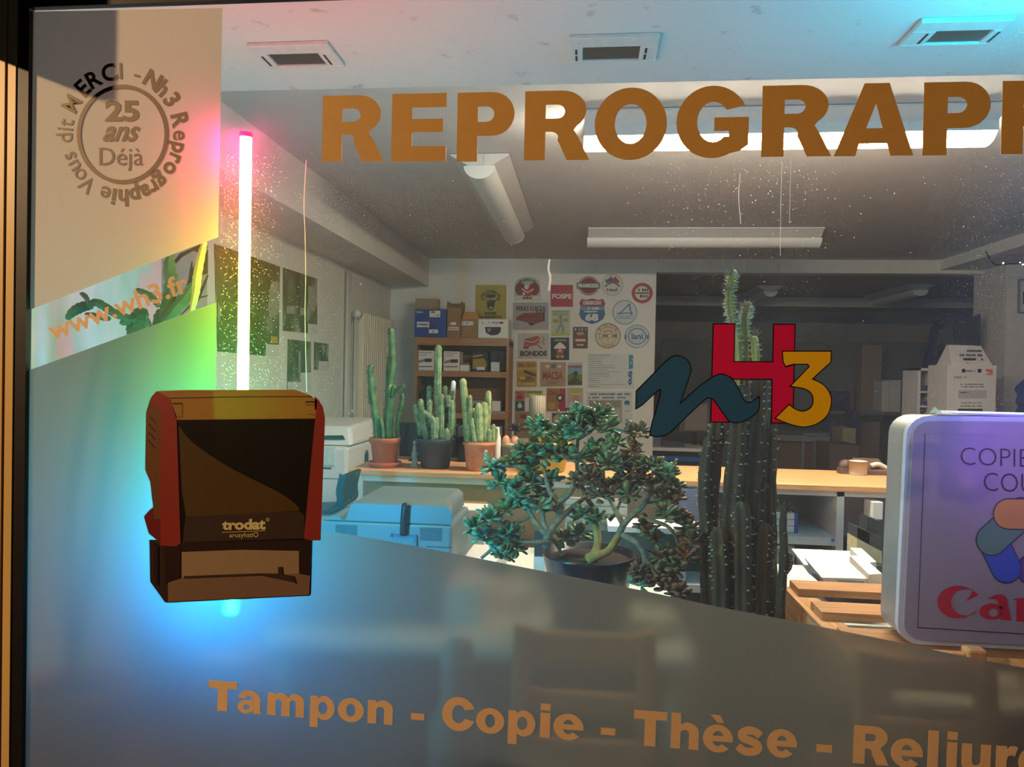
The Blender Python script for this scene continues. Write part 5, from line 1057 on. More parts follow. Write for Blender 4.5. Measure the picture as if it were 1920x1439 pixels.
# jade plant -----------------------------------------------------------------
JY = 2.34
zA = lambda x, y: (840 + x / 3.6, 740 + y / 3.6)
pm = mat('dark_blue_glazed_pot', (8, 13, 32), .3, var=.08, coat=.3)
rc = at(1105, 1036, JY); jr = 87 * ppm(JY); jh = rc.z - TZ
t = thing('jade_plant', 'big branching jade plant in a dark blue pot', 'potted plant', (rc.x, JY, TZ))
c = Vector((rc.x, JY, TZ))
MB(pm).lathe(c, [(jr * .62, 0), (jr * .66, .008), (jr * .86, jh * .5), (jr, jh - .008), (jr + .002, jh), (jr - .006, jh), (jr * .92, jh - .03), (.002, jh - .03)], 40).build('pot', t)
MB(soil).lathe(c, [(jr * .92, jh - .032), (jr * .9, jh - .022), (jr * .5, jh - .016), (.002, jh - .014)], 24).build('soil', t)
bark = two_tone('jade_bark', (112, 96, 74), (146, 128, 92), 30, .4, .65, (1, 1, 3), .8); barky = two_tone('jade_trunk_bark', (150, 122, 56), (180, 150, 78), 26, .4, .6, rough=.8)
def J(x, y, dy=0): return at(*zA(x, y), JY + dy)
tr = MB(barky).tube(smoothpath([J(940, 1120, -.10), J(1000, 1090, -.10), J(1080, 1060, -.08), J(1130, 990, -.06), J(1160, 940, -.04)], 4), [.016, .020, .019, .017, .015, .014, .014, .013, .013, .012, .012, .012, .012, .012, .012, .012, .012], 10)
tr.tube(smoothpath([J(975, 1110, -.08), J(1000, 1040, -.05), J(1010, 960, -.03), J(985, 860, 0)], 4), [.020, .017, .014, .013] + [.012] * 9, 10)
tr.build('trunk', t)
br = MB(bark)
BR = [([(1150, 960, -.05), (1185, 880, -.05), (1240, 820, -.06), (1310, 760, -.05), (1370, 660, -.03), (1400, 560, 0)], .012, .006), ([(1180, 870, -.05), (1150, 820, -.04), (1110, 740, 0), (1060, 640, .04), (1050, 520, .05)], .010, .005), ([(985, 870, 0), (975, 760, .02), (930, 690, .02), (880, 560, .03), (870, 400, .04), (880, 280, .05)], .011, .005),
      ([(660, 1030, -.09), (680, 940, -.10), (745, 850, -.08), (800, 800, -.05), (870, 740, -.02), (930, 690, .0)], .013, .007), ([(690, 930, -.10), (650, 880, -.10), (640, 780, -.08)], .009, .006), ([(680, 960, -.10), (600, 880, -.10), (560, 810, -.08), (500, 740, -.06), (430, 640, -.04)], .010, .005), ([(740, 730, -.06), (820, 670, -.06), (845, 600, -.05), (830, 520, -.03)], .011, .006), ([(745, 730, -.06), (690, 660, -.06), (660, 560, -.05), (640, 420, 0), (630, 300, .03)], .010, .004), ([(760, 740, -.06), (745, 860, -.06)], .010, .010),
      ([(1180, 950, -.08), (1260, 990, -.12), (1310, 1050, -.13), (1340, 1130, -.13), (1430, 1200, -.13), (1480, 1250, -.13)], .010, .005), ([(1300, 830, -.06), (1400, 860, -.08), (1480, 890, -.08), (1530, 950, -.08), (1560, 1040, -.08)], .008, .004), ([(1310, 1040, -.13), (1330, 1180, -.13)], .006, .005), ([(690, 990, -.1), (560, 1000, -.12), (420, 980, -.12), (300, 920, -.12)], .008, .004), ([(330, 1000, -.12), (290, 1050, -.13), (225, 1105, -.13)], .006, .005), ([(1120, 430, .02), (1200, 400, .03), (1250, 350, .03), (1255, 280, .03)], .007, .004), ([(1090, 850, -.02), (1130, 800, -.02), (1200, 640, .0)], .007, .004), ([(880, 300, .05), (960, 250, .05), (1040, 170, .05)], .007, .004), ([(560, 820, -.08), (420, 880, -.1), (330, 850, -.1)], .007, .004), ([(1340, 1130, -.13), (1440, 1260, -.14), (1540, 1320, -.14)], .006, .004), ([(640, 580, -.05), (520, 500, -.04), (400, 480, -.03), (310, 530, -.02)], .008, .004), ([(640, 900, -.1), (740, 1020, -.02), (770, 1100, -.02)], .008, .006)]
for pts, r0, r1 in BR:
    q = smoothpath([J(*p) for p in pts], 4); br.tube(q, [r0 + (r1 - r0) * i / (len(q) - 1) for i in range(len(q))], 8)
br.build('branches', t)
lg = two_tone('jade_leaf_green', (58, 96, 66), (92, 128, 82), 34, .38, .62, rough=.32); lo_ = two_tone('jade_leaf_olive', (82, 86, 44), (110, 98, 58), 34, .38, .62, rough=.35); lb = two_tone('jade_leaf_brown', (84, 56, 34), (116, 78, 44), 34, .38, .62, rough=.4); lp = two_tone('jade_leaf_pale', (120, 150, 112), (96, 132, 100), 34, .4, .6, rough=.32)
rng = random.Random(11)
CL = [(620, 230, 75, .03, 14, 'gp'), (700, 260, 60, .05, 10, 'go'), (870, 140, 90, .05, 20, 'gp'), (800, 200, 80, .03, 14, 'go'), (880, 260, 95, .02, 20, 'gp'), (960, 200, 80, .06, 14, 'g'), (1050, 130, 85, .05, 16, 'go'), (1090, 230, 70, .03, 10, 'go'), (1255, 265, 85, .03, 16, 'bo'), (1240, 370, 45, .03, 6, 'b'), (310, 500, 80, -.03, 18, 'gp'), (340, 600, 70, -.05, 12, 'gp'), (430, 470, 85, -.02, 16, 'go'), (510, 400, 85, 0, 16, 'go'), (560, 500, 80, -.02, 14, 'go'), (640, 420, 90, .0, 16, 'gp'), (720, 400, 80, .0, 14, 'go'), (800, 420, 70, .02, 12, 'ob'), (900, 420, 90, -.02, 16, 'go'), (1000, 380, 80, .03, 14, 'gp'), (1080, 500, 95, -.03, 18, 'go'), (1180, 470, 85, -.02, 14, 'go'), (1280, 480, 85, -.02, 16, 'ob'), (1380, 500, 85, -.01, 16, 'og'), (1470, 530, 85, 0, 18, 'gp'), (1500, 600, 60, 0, 10, 'g'), (450, 640, 80, -.06, 16, 'gp'), (480, 720, 70, -.07, 12, 'gp'), (400, 780, 75, -.09, 12, 'gp'), (290, 830, 80, -.11, 16, 'gp'), (190, 900, 75, -.12, 18, 'gp'), (250, 960, 70, -.12, 14, 'gp'), (400, 950, 80, -.12, 16, 'og'), (460, 1030, 70, -.12, 14, 'ob'), (380, 1070, 60, -.12, 10, 'og'), (350, 1080, 40, -.13, 6, 'p'), (560, 600, 70, -.04, 12, 'og'), (690, 780, 60, -.06, 10, 'b'), (640, 690, 60, -.03, 8, 'bo'), (880, 590, 75, -.03, 12, 'b'), (980, 590, 90, -.04, 16, 'b'), (1010, 690, 70, -.03, 10, 'bo'), (1090, 640, 80, -.02, 12, 'bo'), (1200, 600, 80, -.04, 14, 'b'), (1210, 680, 70, -.05, 12, 'bo'), (1330, 600, 75, -.03, 12, 'b'), (1420, 640, 80, -.02, 14, 'ob'), (1420, 720, 55, -.02, 8, 'og'), (1540, 700, 40, 0, 5, 'bo'), (1480, 800, 70, -.08, 14, 'og'), (1560, 850, 70, -.08, 14, 'ob'), (1620, 900, 70, -.08, 12, 'ob'), (1640, 1010, 80, -.08, 16, 'b'), (1600, 1110, 75, -.1, 12, 'b'), (1480, 1090, 85, -.12, 16, 'ob'), (1540, 1180, 75, -.12, 12, 'bo'), (1300, 1200, 60, -.13, 10, 'b'), (1420, 1230, 85, -.13, 16, 'b'), (1500, 1300, 80, -.13, 14, 'b'), (1560, 1350, 60, -.13, 10, 'b'), (1300, 1290, 40, -.13, 4, 'p'), (900, 830, 55, -.03, 10, 'gg'), (1000, 830, 50, -.02, 7, 'gp'), (620, 760, 40, -.08, 5, 'p'), (1330, 880, 50, -.06, 8, 'b'), (1380, 950, 50, -.07, 8, 'bo'), (780, 980, 60, .0, 10, 'go'), (880, 950, 70, .02, 10, 'g'), (700, 570, 60, -.03, 10, 'og'), (780, 320, 60, .05, 8, 'gp'), (1130, 330, 55, .04, 8, 'gp'), (1070, 410, 60, 0, 8, 'gp')]
mb = MB(lg); mt = {'g': lg, 'o': lo_, 'b': lb, 'p': lp}
for x, y, rad, dy, n, kinds in CL:
    for sub in range(2):
        cx = x + (rng.uniform(-.45, .45) * rad if sub else 0); cy = y + (rng.uniform(-.4, .4) * rad if sub else 0)
        c_ = at(*zA(cx, cy), JY + dy + (rng.uniform(-.04, .04) if sub else 0)); rr = rad / 3.6 * ppm(JY)
        up = Vector((rng.uniform(-.4, .4), rng.uniform(-.5, .1), 1)).normalized()
        for i in range(n + 4 if not sub else n):
            mb.use(mt[rng.choice(kinds)], True)
            a = i * 2.399 + rng.uniform(-.4, .4); el = rng.uniform(-.5, 1.1)
            d = Vector((math.cos(a), math.sin(a), 0)) * math.cos(el) + up * math.sin(el); ln = rng.uniform(.027, .043)
            leafshape(mb, c_ + d * rr * rng.uniform(.05, .45), d, Vector((rng.uniform(-.4, .4), rng.uniform(-.4, .4), 1)), ln, ln * rng.uniform(.62, .82), .009, rng.uniform(-.1, .25))
mb.build('leaves', t)

# tall dark cactus --------------------------------------------------------------
TY = 2.22
t = thing('tall_cactus', 'tall dark ribbed cactus cluster before the opening, taller than everything on the tables', 'potted cactus', tuple(at(1385, 1200, TY).xy) + (0,))
dk_m = two_tone('old_cactus_skin', (34, 28, 14), (60, 48, 22), 18, .35, .62, (1, 1, .5), .9, 4, (90, 74, 34)); gr_m = two_tone('young_cactus_skin', (104, 94, 34), (140, 126, 52), 14, .35, .62, (1, 1, .5), .5)
c = at(1385, 1200, TY); c.z = TZ; c.x = at(1393, 1200, TY).x; c.z = 0; MB(mat('brown_planter', (60, 44, 36), .7)).lathe(c, potmesh(c, .155, .12, .66, .004, .03)).build('pot', t)
MB(soil).lathe(c, [(.13, .626), (.13, .636), (.05, .642), (.002, .644)], 20).build('soil', t)
mb = MB(dk_m); sb = MB(spine_p)
for px, r, dy, rb, tp in [([(1335, 1230), (1330, 1050), (1330, 930), (1345, 800)], 21, .02, 5, .75), ([(1368, 1230), (1368, 1000), (1380, 850), (1388, 740)], 22, -.03, 5, .7), ([(1400, 1230), (1402, 1040), (1408, 900), (1420, 780), (1422, 700)], 24, .0, 5, .7), ([(1436, 1230), (1438, 1050), (1440, 900), (1446, 780)], 21, .02, 5, .6), ([(1393, 1230), (1391, 1080), (1390, 960)], 20, -.07, 5, .9), ([(1425, 1230), (1428, 1080), (1432, 1000)], 19, -.05, 5, .9), ([(1352, 1230), (1352, 1100), (1348, 1010)], 20, -.06, 5, .9), ([(1325, 1000), (1320, 900), (1328, 830)], 13, -.01, 4, .7)]:
    cactus_stem(mb, sb, px, TY + dy, r, rb, .62, .011, 1, tp, 7, .6)
mb.use(gr_m)
for px, r, dy, rb, tp in [([(1388, 900), (1384, 760), (1380, 640), (1370, 585)], 11, .03, 5, .8), ([(1370, 590), (1368, 550), (1374, 515)], 9, .03, 5, .9), ([(1405, 760), (1402, 680), (1396, 615), (1398, 585)], 10, .05, 5, .8), ([(1398, 595), (1402, 575)], 9, .05, 5, 1.0), ([(1412, 800), (1416, 720), (1414, 640)], 10, .04, 5, .85)]:
    cactus_stem(mb, sb, px, TY + dy, r, rb, .42, .013, 1, tp, 7, .9)
mb.build('stems', t); sb.build('spines', t)
dry = MB(mat('dried_cactus_leaf', (120, 96, 70), .8))
for x, y, n in ((1364, 545, 26), (1372, 516, 18), (1400, 576, 14), (1418, 630, 14), (1340, 825, 8), (1318, 880, 10), (1420, 880, 6), (1430, 920, 6), (1398, 950, 6)):
    b0 = at(x, y, TY)
    for i in range(n):
        d = Vector((rng.uniform(-1, 1), rng.uniform(-1, .3), rng.uniform(-.2, 1))).normalized(); leafshape(dry, b0, d, Vector((0, .3, 1)), rng.uniform(.014, .030), .005, .002, .2, True)
dry.build('dried_leaves', t)
t = thing('slim_cactus', 'thin dark cactus stem rising beside the tall cluster', 'potted cactus', tuple(at(1464, 1215, TY - .04).xy) + (.64,))
mb = MB(dk_m); sb = MB(spine_p); cactus_stem(mb, sb, [(1460, 1222), (1464, 1120), (1470, 1040), (1468, 990), (1470, 955)], TY - .08, 10, 4, .35, .007, 2, .6)
cactus_stem(mb, sb, [(1472, 1075), (1480, 1060), (1480, 1045)], TY - .08, 6, 4, .35, .006, 2, 1.0)
for dx, dy in ((-8, -12), (0, -16), (8, -14), (14, -8)): leafshape(mb, at(1471, 962, TY - .08), at(1471 + dx, 962 + dy, TY - .08) - at(1471, 962, TY - .08), Vector((0, 1, 0)), .034, .010, .006, 0, True)
mb.build('stem', t); sb.build('spines', t)

# hanging cactus by the side wall -------------------------------------------------
HY = 1.95
t = thing('leaf_cactus', 'flat-leaved green cactus seen through the clear stripe behind the web address', 'potted cactus', tuple(at(160, 1439, HY).xy) + (0,))
hg = two_tone('leaf_cactus_green', (34, 72, 42), (60, 100, 58), 20, .4, .6, rough=.4); hl = two_tone('lit_yellow_leaf', (150, 176, 60), (176, 196, 84), 20, .4, .6, rough=.45)
pc = at(165, 1262, HY); mb = MB(terra2); c = Vector((pc.x, HY + .10, 0)); mb.lathe(c, potmesh(c, .155, .11, pc.z, .006, .05)); mb.build('pot', t)
MB(soil).lathe(c, [(.13, pc.z - .034), (.13, pc.z - .024), (.002, pc.z - .014)], 20).build('soil', t)
stm = MB(hg)
def pad(mb, pts, wd, dy=0, th=.012):
    """thick flat pad with a notched edge along pixel way points"""
    q = smoothpath([at(x, y, HY + dy) for x, y in [z4(*p) for p in pts]], 6); n = len(q)
    vs = []; fs = []
    for i, p in enumerate(q):
        d = (q[min(i + 1, n - 1)] - q[max(i - 1, 0)]).normalized(); s_ = Vector((-d.z, 0, d.x)); u = i / (n - 1)
        w_ = wd / 4.361 * ppm(HY) / 2 * (math.sin(math.pi * min(1, max(.0, u * .86 + .10))) ** .5) * (1 + .10 * math.sin(i * 2.4)) + .001
        nn = Vector((0, -1, 0)); vs += [p + s_ * w_, p + nn * th * .55, p - s_ * w_, p - nn * th * .55]
    for i in range(n - 1):
        for k2 in range(4): a = i * 4 + k2; b = i * 4 + (k2 + 1) % 4; fs.append((a, b, b + 4, a + 4))
    fs.append((3, 2, 1, 0)); fs.append((n * 4 - 4, n * 4 - 3, n * 4 - 2, n * 4 - 1)); mb.add(vs, fs, False)
for pts, wd in [([(1080, 830), (1100, 740), (1140, 660), (1210, 660)], 150), ([(1200, 760), (1150, 690), (1080, 650)], 120), ([(1100, 700), (950, 650), (800, 560), (715, 570)], 70), ([(900, 690), (800, 670), (700, 650)], 50), ([(760, 580), (680, 590), (600, 630), (545, 690)], 90), ([(725, 560), (700, 510), (660, 480)], 44), ([(1070, 720), (1020, 715), (985, 725)], 55), ([(1300, 590), (1250, 520), (1180, 480), (1115, 450)], 60), ([(1320, 720), (1360, 600), (1400, 400), (1385, 250), (1400, 150)], 120), ([(1300, 800), (1320, 680), (1350, 620)], 140), ([(1340, 720), (1440, 600), (1540, 480), (1585, 400)], 110), ([(1200, 860), (1180, 780), (1140, 680)], 170)]: pad(stm, pts, wd, rng.uniform(-.03, .03))
b0 = Vector((pc.x, HY + .10, pc.z - .02))
for e in ((1100, 800), (1310, 780), (1340, 720), (1180, 850)):
    q = at(*z4(*e), HY); stm.tube(smoothpath([b0, b0 * .5 + q * .5 + Vector((rng.uniform(-.05, .05), 0, .05)), q], 6), .011, 8)
stm.build('stems', t)
yl = MB(hl); pad(yl, [(1570, 620), (1600, 470), (1615, 330), (1650, 150), (1680, 40)], 75, -.03); yl.tube(smoothpath([b0 + Vector((.03, 0, 0)), at(300, 900, HY), at(*z4(1570, 620), HY - .03)], 6), .007, 8); yl.build('lit_stem', t)  # leaf strip catching the light; that brightness is put into its colour

# ================================================================ LIGHTBOX ON A PALLET
LB = 1.86
TL, TR, BR_, BL_ = (1703, 780), (2160, 784), (2150, 1232), (1683, 1208)
def lbq(u, v): return tuple(TL[i] * (1 - u) * (1 - v) + TR[i] * u * (1 - v) + BR_[i] * u * v + BL_[i] * (1 - u) * v for i in (0, 1))
def lbw(p, dy=0.0): q = lbq(*p); return at(q[0], q[1], LB) + Vector((0, dy, 0))
def rr_uv(m, r):     # rounded rectangle in lightbox units, height ~ .97 of width
    return rrect(m, m, 1 - m, 1 - m, r)
alu = mat('satin_aluminium', (186, 184, 178), .38, .55, var=.03); rim_m = mat('pale_plastic_rim', (206, 202, 204), .35, var=.02); acr = mat('milky_acrylic', (176, 160, 170), .35, var=.02, trans=((220, 210, 220), .25))
navy = mat('navy_print', (24, 22, 48), .5, var=0); canr = mat('crimson_print', (190, 20, 50), .45, var=0)
t = thing('lightbox_sign', 'white illuminated-style lightbox standing on a pallet, cut off by the edge of the view', 'sign', tuple(lbw((.5, 1))))
depth = .115
def rrprism(m, y0, y1, mrg, r):
    L_ = rr_uv(mrg, r); n = len(L_); mb = MB(m); a = [lbw(p) + Vector((0, y0, 0)) for p in L_]; b = [lbw(p) + Vector((0, y1, 0)) for p in L_]
    mb.add(a + b, [tuple(range(n)), tuple(range(2 * n - 1, n - 1, -1))], False); mb.add(a + b, [(i, (i + 1) % n, n + (i + 1) % n, n + i) for i in range(n)], True); return mb
o = rrprism(alu, .022, depth, .004, .085); o.bev = .004; o.build('housing', t)
o = rrprism(rim_m, .004, .022, 0, .088); o.bev = .006; o.build('front_rim', t)
pn = rrprism(acr, -.001, .004, .022, .070).build('front_panel', t)
zl_ = lambda p: (1620 + p[0] / 2.877, 740 + p[1] / 2.877)
def lbf(off): return lambda p: at(*zl_(p), LB - .0015 - off)
fr = [(330, 207), (1560, 245), (1530, 1335), (290, 1258)]
MB(navy).poly([ribbon(fr + [fr[0], fr[1]], 6)], lbf(0)).build('border_line', pn)
mb = MB(); text(mb, 'COPIES', [(520, 284), (955, 297), (955, 396), (520, 380)], lbf(.0004), navy, -.012); text(mb, 'COULEURS', [(645, 420), (1290, 445), (1290, 552), (645, 520)], lbf(.0004), navy, -.012); mb.build('lettering', pn)
def capsule(a, b, r, n=14):
    an = math.degrees(math.atan2(b[1] - a[1], b[0] - a[0])); return arc(b[0], b[1], r, r, an - 90, an + 90, n) + arc(a[0], a[1], r, r, an + 90, an + 270, n)
mb = MB(); off = 0
for a, b, r, cc in [((905, 945), (1180, 950), 82, (92, 40, 150)), ((700, 800), (768, 938), 80, (32, 70, 190)), ((850, 640), (690, 785), 84, (88, 128, 116)), ((780, 645), (1100, 650), 82, (206, 140, 70))]:
    pg = capsule(a, b, r); off += .0003
    mb.use(mat('ring_print_%d' % cc[0], cc, .45, var=0)).poly([pg], lbf(off)); mb.use(navy).poly([ribbon(pg + [pg[0]], 6)], lbf(off + .00015))
mb.build('colour_ring', pn)
mb = MB(canr); cf = lbf(.0004)
C1 = arc(508, 1120, 112, 88, -28, -320, 30); C2 = arc(545, 1122, 76, 70, -318, -38, 26)
mb.poly([arc(505, 1120, 110, 88, -40, -322, 30) + [(612, 1165), (612, 1156)] + arc(548, 1122, 78, 72, -320, -62, 24)], cf)
mb.poly([[(560, 1040), (620, 1080), (548, 1117), (575, 1082), (585, 1062)]], cf)
mb.poly([ell(690, 1172, 68, 44, 26), ell(697, 1178, 26, 22, 18)], cf); mb.poly([[(660, 1100), (710, 1082), (745, 1078), (770, 1095), (795, 1220), (738, 1216), (722, 1120), (712, 1106)]], cf)
mb.poly([[(800, 1108), (835, 1098), (868, 1100), (868, 1228), (822, 1224), (822, 1112)]], cf); mb.poly([[(868, 1130), (900, 1100), (945, 1100), (985, 1130), (990, 1238), (940, 1234), (935, 1150), (905, 1135), (868, 1165)]], cf)
mb.poly([ell(1075, 1172, 78, 66, 28), ell(1075, 1172, 32, 44, 20)], cf); mb.poly([[(1180, 1110), (1240, 1105), (1290, 1108), (1325, 1140), (1330, 1250), (1280, 1248), (1275, 1165), (1245, 1150), (1230, 1150), (1230, 1246), (1180, 1242)]], cf)
mb.build('crimson_lettering', pn)
paper_b = mat('sheet_paper', (210, 212, 214), .6, var=.02)
ztl = lbw((.1, 0)).z
mb = MB(paper_b)
a0 = lbw((.12, 0)); a1 = lbw((1, 0))
for i in range(2): mb.hexa([(a0.x + .05 * i, LB + .004, ztl + .005 + i * .002), (a1.x, LB + .01, ztl + .003 + i * .003), (a1.x, LB + .11, ztl + .004 + i * .003), (a0.x + .04, LB + .11, ztl + .006 + i * .002), (a0.x + .05 * i, LB + .004, ztl + .007 + i * .002), (a1.x, LB + .01, ztl + .005 + i * .003), (a1.x, LB + .11, ztl + .006 + i * .003), (a0.x + .04, LB + .11, ztl + .008 + i * .002)])
mb.solo('paper_sheet', 'loose sheet lying on top of the lightbox', 'paper')
ff = lbw((.13, 0)); MB(mat('dry_yellow_flower', (206, 200, 120), .7)).add([ff + Vector((-.016, .02, .006)), ff + Vector((.016, .02, .006)), ff + Vector((.004, .05, .006)), ff + Vector((0, .03, .022))], [(0, 1, 3), (1, 2, 3), (2, 0, 3)], False).solo('dried_flower', 'tiny pale yellow flower on the lightbox edge', 'flower')
pal_m = wood('rough_pallet_pine', (166, 118, 74), (196, 148, 100), 1, 4, .8); pal_x = wood('rough_pallet_crosspiece', (160, 112, 70), (190, 140, 94), 0, 4, .8)
lz = min(lbw((0, 1)).z, lbw((1, 1)).z) - .002
t = thing('wooden_pallet', 'rough wooden pallet carrying the lightbox', 'pallet', (1.15, 2.2, TZ))
pa = at(1536, 1160, 2.05)
for i in range(3):
    y = 1.87 + i * .22; MB(pal_x).box(pa.x + .02, 1.7, y, y + .10, lz - .022, lz).build('top_board', t)
for x in (pa.x, 1.15, 1.6): mb = MB(pal_m).box(x, x + .075, 1.84, 2.41, TZ + .002, lz - .023); mb.build('bearer', t)
bl_ = at(1725, 1225, 1.83); mb = MB(mat('chipped_white_block', (206, 198, 186), .7)).box(bl_.x - .02, bl_.x + .04, 1.82, 1.90, lz - .021 - .018, lz - .023); mb.solo('wood_block', 'chipped white block wedged under the lightbox', 'block')

# cartons and trays behind the pallet
y0 = 2.46
def obox(name, label, cat, px, Y, d, m, parts=(), group=None):
    """a box given by its front rectangle in photo pixels at depth Y"""
    mb = MB(m).pbox(px[0], px[1], px[2], px[3], Y, d); mb.bev = .003; return mb.solo(name, label, cat, group)
cw = mat('white_folding_carton', (226, 222, 212), .6, var=.02); cb = mat('slate_blue_card', (84, 100, 136), .6, var=.03)
def opentray(label, pxl, pxr, ytop, ybot, Y, d, lift):
    t = thing('folding_carton', label, 'carton', tuple(at((pxl + pxr) / 2, ybot, Y)), 'open cartons by the lightbox')
    a = at(pxl, ybot, Y); b = at(pxr, ybot, Y); zt = at(pxl, ytop, Y).z
    MB(cw).hexa([(a.x, Y, a.z), (b.x, Y, a.z), (b.x, Y + d, a.z + lift), (a.x, Y + d, a.z + lift), (a.x - .02, Y, zt), (b.x, Y, zt + .004), (b.x, Y + d, zt + lift), (a.x - .02, Y + d, zt + lift)]).build('tray', t)
    MB(mat('grey_carton_inside', (150, 160, 164), .6)).box(a.x + .03, b.x - .05, Y - .0015, Y, a.z + .004, zt - .006).build('inside', t)
    MB(cw).hexa([(b.x - .04, Y - .012, a.z), (b.x, Y - .012, a.z), (b.x, Y + d * .8, a.z), (b.x - .04, Y + d * .8, a.z), (b.x - .04, Y - .012, zt + .02), (b.x, Y - .012, zt + .025), (b.x, Y + d * .8, zt + .04), (b.x - .04, Y + d * .8, zt + .04)]).build('flap', t)
opentray('upper white open carton beside the lightbox', 1518, 1640, 1060, 1078, 2.66, .16, .02)
opentray('lower white open carton resting on the slate blue card', 1552, 1650, 1084, 1103, 2.44, .2, .02)
obox('card_folder', 'slate blue folder under the white cartons', 'folder', (1566, 1111, 1650, 1122), 2.42, .3, cb)
mb = MB(mat('dark_slate_carton', (46, 54, 66), .6)); a = at(1584, 1121, 2.45); b = at(1655, 1121, 2.45); mb.box(a.x, b.x, 2.45, 2.72, TZ, a.z); mb.solo('carton', 'dark slate carton at the end of the second table', 'carton')
cz = at(1590, 1062, 2.6)
t = thing('label_printer', 'dark slanted machine half hidden by the lightbox', 'machine', tuple(at(1630, 1060, 2.88)))
P_ = lambda x, y, Y=2.88: at(*z55(x, y), Y)
dslate = mat('dark_slate_plastic', (48, 58, 60), .4, var=.05)
MB(dslate).poly([[z55(1315, 715), z55(1490, 790), z55(1490, 885), z55(1315, 790)]], onY(2.88), .0).poly([[z55(1315, 715), z55(1490, 790), z55(1490, 885), z55(1315, 790)]], onY(2.88), .10, -.10).build('lid', t)
MB(dslate).poly([[z55(1390, 640), z55(1490, 680), z55(1490, 790), z55(1382, 742)]], onY(2.92), .08, -.08).build('hood', t)
MB(mat('cream_plastic_side', (198, 190, 150), .5)).poly([[z55(1312, 795), z55(1490, 885), z55(1490, 985), z55(1330, 970), z55(1308, 945)]], onY(2.885), .10, -.10).build('side', t)
MB(dslate).box(P_(1340, 970).x, P_(1480, 970).x, 2.84, 2.88, TZ, P_(1340, 965).z).build('foot', t)
obox('navy_folder', 'navy folder standing in the lavender bay of the shelf unit', 'folder', (1587, 1019, 1606, 1120), YC + .06, .2, mat('navy_card', (34, 44, 82), .6))
obox('white_box', 'small white box at the lavender bay, next to the lightbox', 'box', (1636, 942, 1656, 975), YC - .02, .1, whitem)

# ================================================================ BESIDE THE OPENING
z3 = lambda x, y: (1560 + x / 4.797, 480 + y / 4.797)
YF = 5.6
lw = mat('white_painted_board', (222, 216, 214), .6, var=.02)
t = thing('lectern_board', 'white upright display board with a printed notice near the wall block', 'display board', tuple(at(1825, 1000, YF).xy) + (0,))
a = at(*z3(1040, 1000), YF); b = at(*z3(1480, 1000), YF); zt = at(*z3(1260, 985), YF).z
MB(lw).box(a.x, b.x, YF, YF + .30, 0, zt).build('body', t)
deco([('r', 1115, 1128, 1402, 1700, whitem), ('r', 1135, 1208, 1390, 1284, K(186, 182, 182)), ('r', 1168, 1018, 1200, 1050, navy), ('r', 1310, 1018, 1344, 1050, navy), ('p', [(1380, 1020), (1446, 1020), (1446, 1072), (1385, 1072), (1385, 1060), (1420, 1058), (1380, 1035)], K(214, 120, 92)), ('z', 1155, 1150, 1362, 1162, inkm), ('z', 1160, 1172, 1368, 1184, inkm), ('z', 1150, 1224, 1230, 1236, inkm), ('z', 1160, 1316, 1350, 1330, greyink), ('z', 1155, 1346, 1350, 1358, inkm), ('r', 1130, 1376, 1355, 1398, inkm), ('z', 1210, 1028, 1290, 1044, inkm), ('z', 1096, 1082, 1206, 1104, greyink)], lambda p: at(*z3(*p), YF - .002)).build('printing', t)
t = thing('price_stand', 'white folded card stand with printed lines on the display board', 'card stand', tuple(at(1815, 690, YF + .02)))
q = [(1060, 800), (1350, 808), (1390, 985), (1030, 985)]
f0 = [at(*z3(*p), YF + .10) for p in q]; zb_ = zt
MB(lw).hexa([(f0[3].x, YF + .02, zb_), (f0[2].x, YF + .02, zb_), (f0[2].x, YF + .26, zb_), (f0[3].x, YF + .26, zb_), (f0[0].x, YF + .12, f0[0].z), (f0[1].x, YF + .12, f0[1].z), (f0[1].x, YF + .15, f0[1].z), (f0[0].x, YF + .15, f0[0].z)]).build('card', t)
deco([('z', 1215, 844, 1345, 866, inkm), ('z', 1148, 882, 1355, 904, inkm), ('r', 1180, 920, 1294, 938, inkm), ('r', 1340, 926, 1360, 938, inkm), ('z', 1218, 958, 1248, 970, inkm)], lambda p: at(*z3(*p), YF + .015 + .10 * (975 - p[1]) / 175)).build('printing', t)
pf_ = pY - .001
t = thing('framed_picture', 'framed white print on the wall block, cut off by the edge of the view', 'picture', tuple(at(1930, 590, pf_)))
MB(greyink).poly([[z3(1666, 212), (2010, 520), (2010, 592), z3(1666, 516)], [z3(1678, 224), (2006, 524), (2006, 588), z3(1678, 504)]], onY(pf_), .02).build('frame', t)
MB(whitem).poly([[z3(1678, 224), (2006, 524), (2006, 588), z3(1678, 504)]], onY(pf_), .004).build('print', t); MB(navy).poly([[z3(1716, 322), (1990, 546), (1990, 570), z3(1716, 436)]], onY(pf_), .001, .004).build('printing', t)
MB(mat('deep_blue_cutout', (30, 84, 170), .5, var=.05)).poly([sp2([z3(1740, 1090), z3(1705, 1125), z3(1650, 1180), z3(1645, 1215), z3(1665, 1250), z3(1648, 1310), z3(1672, 1360), z3(1650, 1400), (1905, 800), (1960, 800), (1960, 700), z3(1740, 1090)], 4)], onY(pf_), .008).solo('wall_cutout', 'deep blue wavy cut-out on the white wall block', 'decoration')
t = thing('string_light', 'short string of tiny bulbs under the dropped ceiling', 'string light', tuple(at(1880, 493, 5.9)))
pts = [at(*z3(1380, 62), 5.9), at(*z3(1460, 74), 5.9), at(*z3(1600, 72), 5.9), at(*z3(1780, 66), 5.9)]
MB(black_pl).tube(smoothpath([pts[0] + Vector((0, 0, rz - pts[0].z + .0))] + pts[1:], 6), .006, 6).build('wire', t)
bulb = emit('tiny_bulb', (255, 240, 210), 4.0)
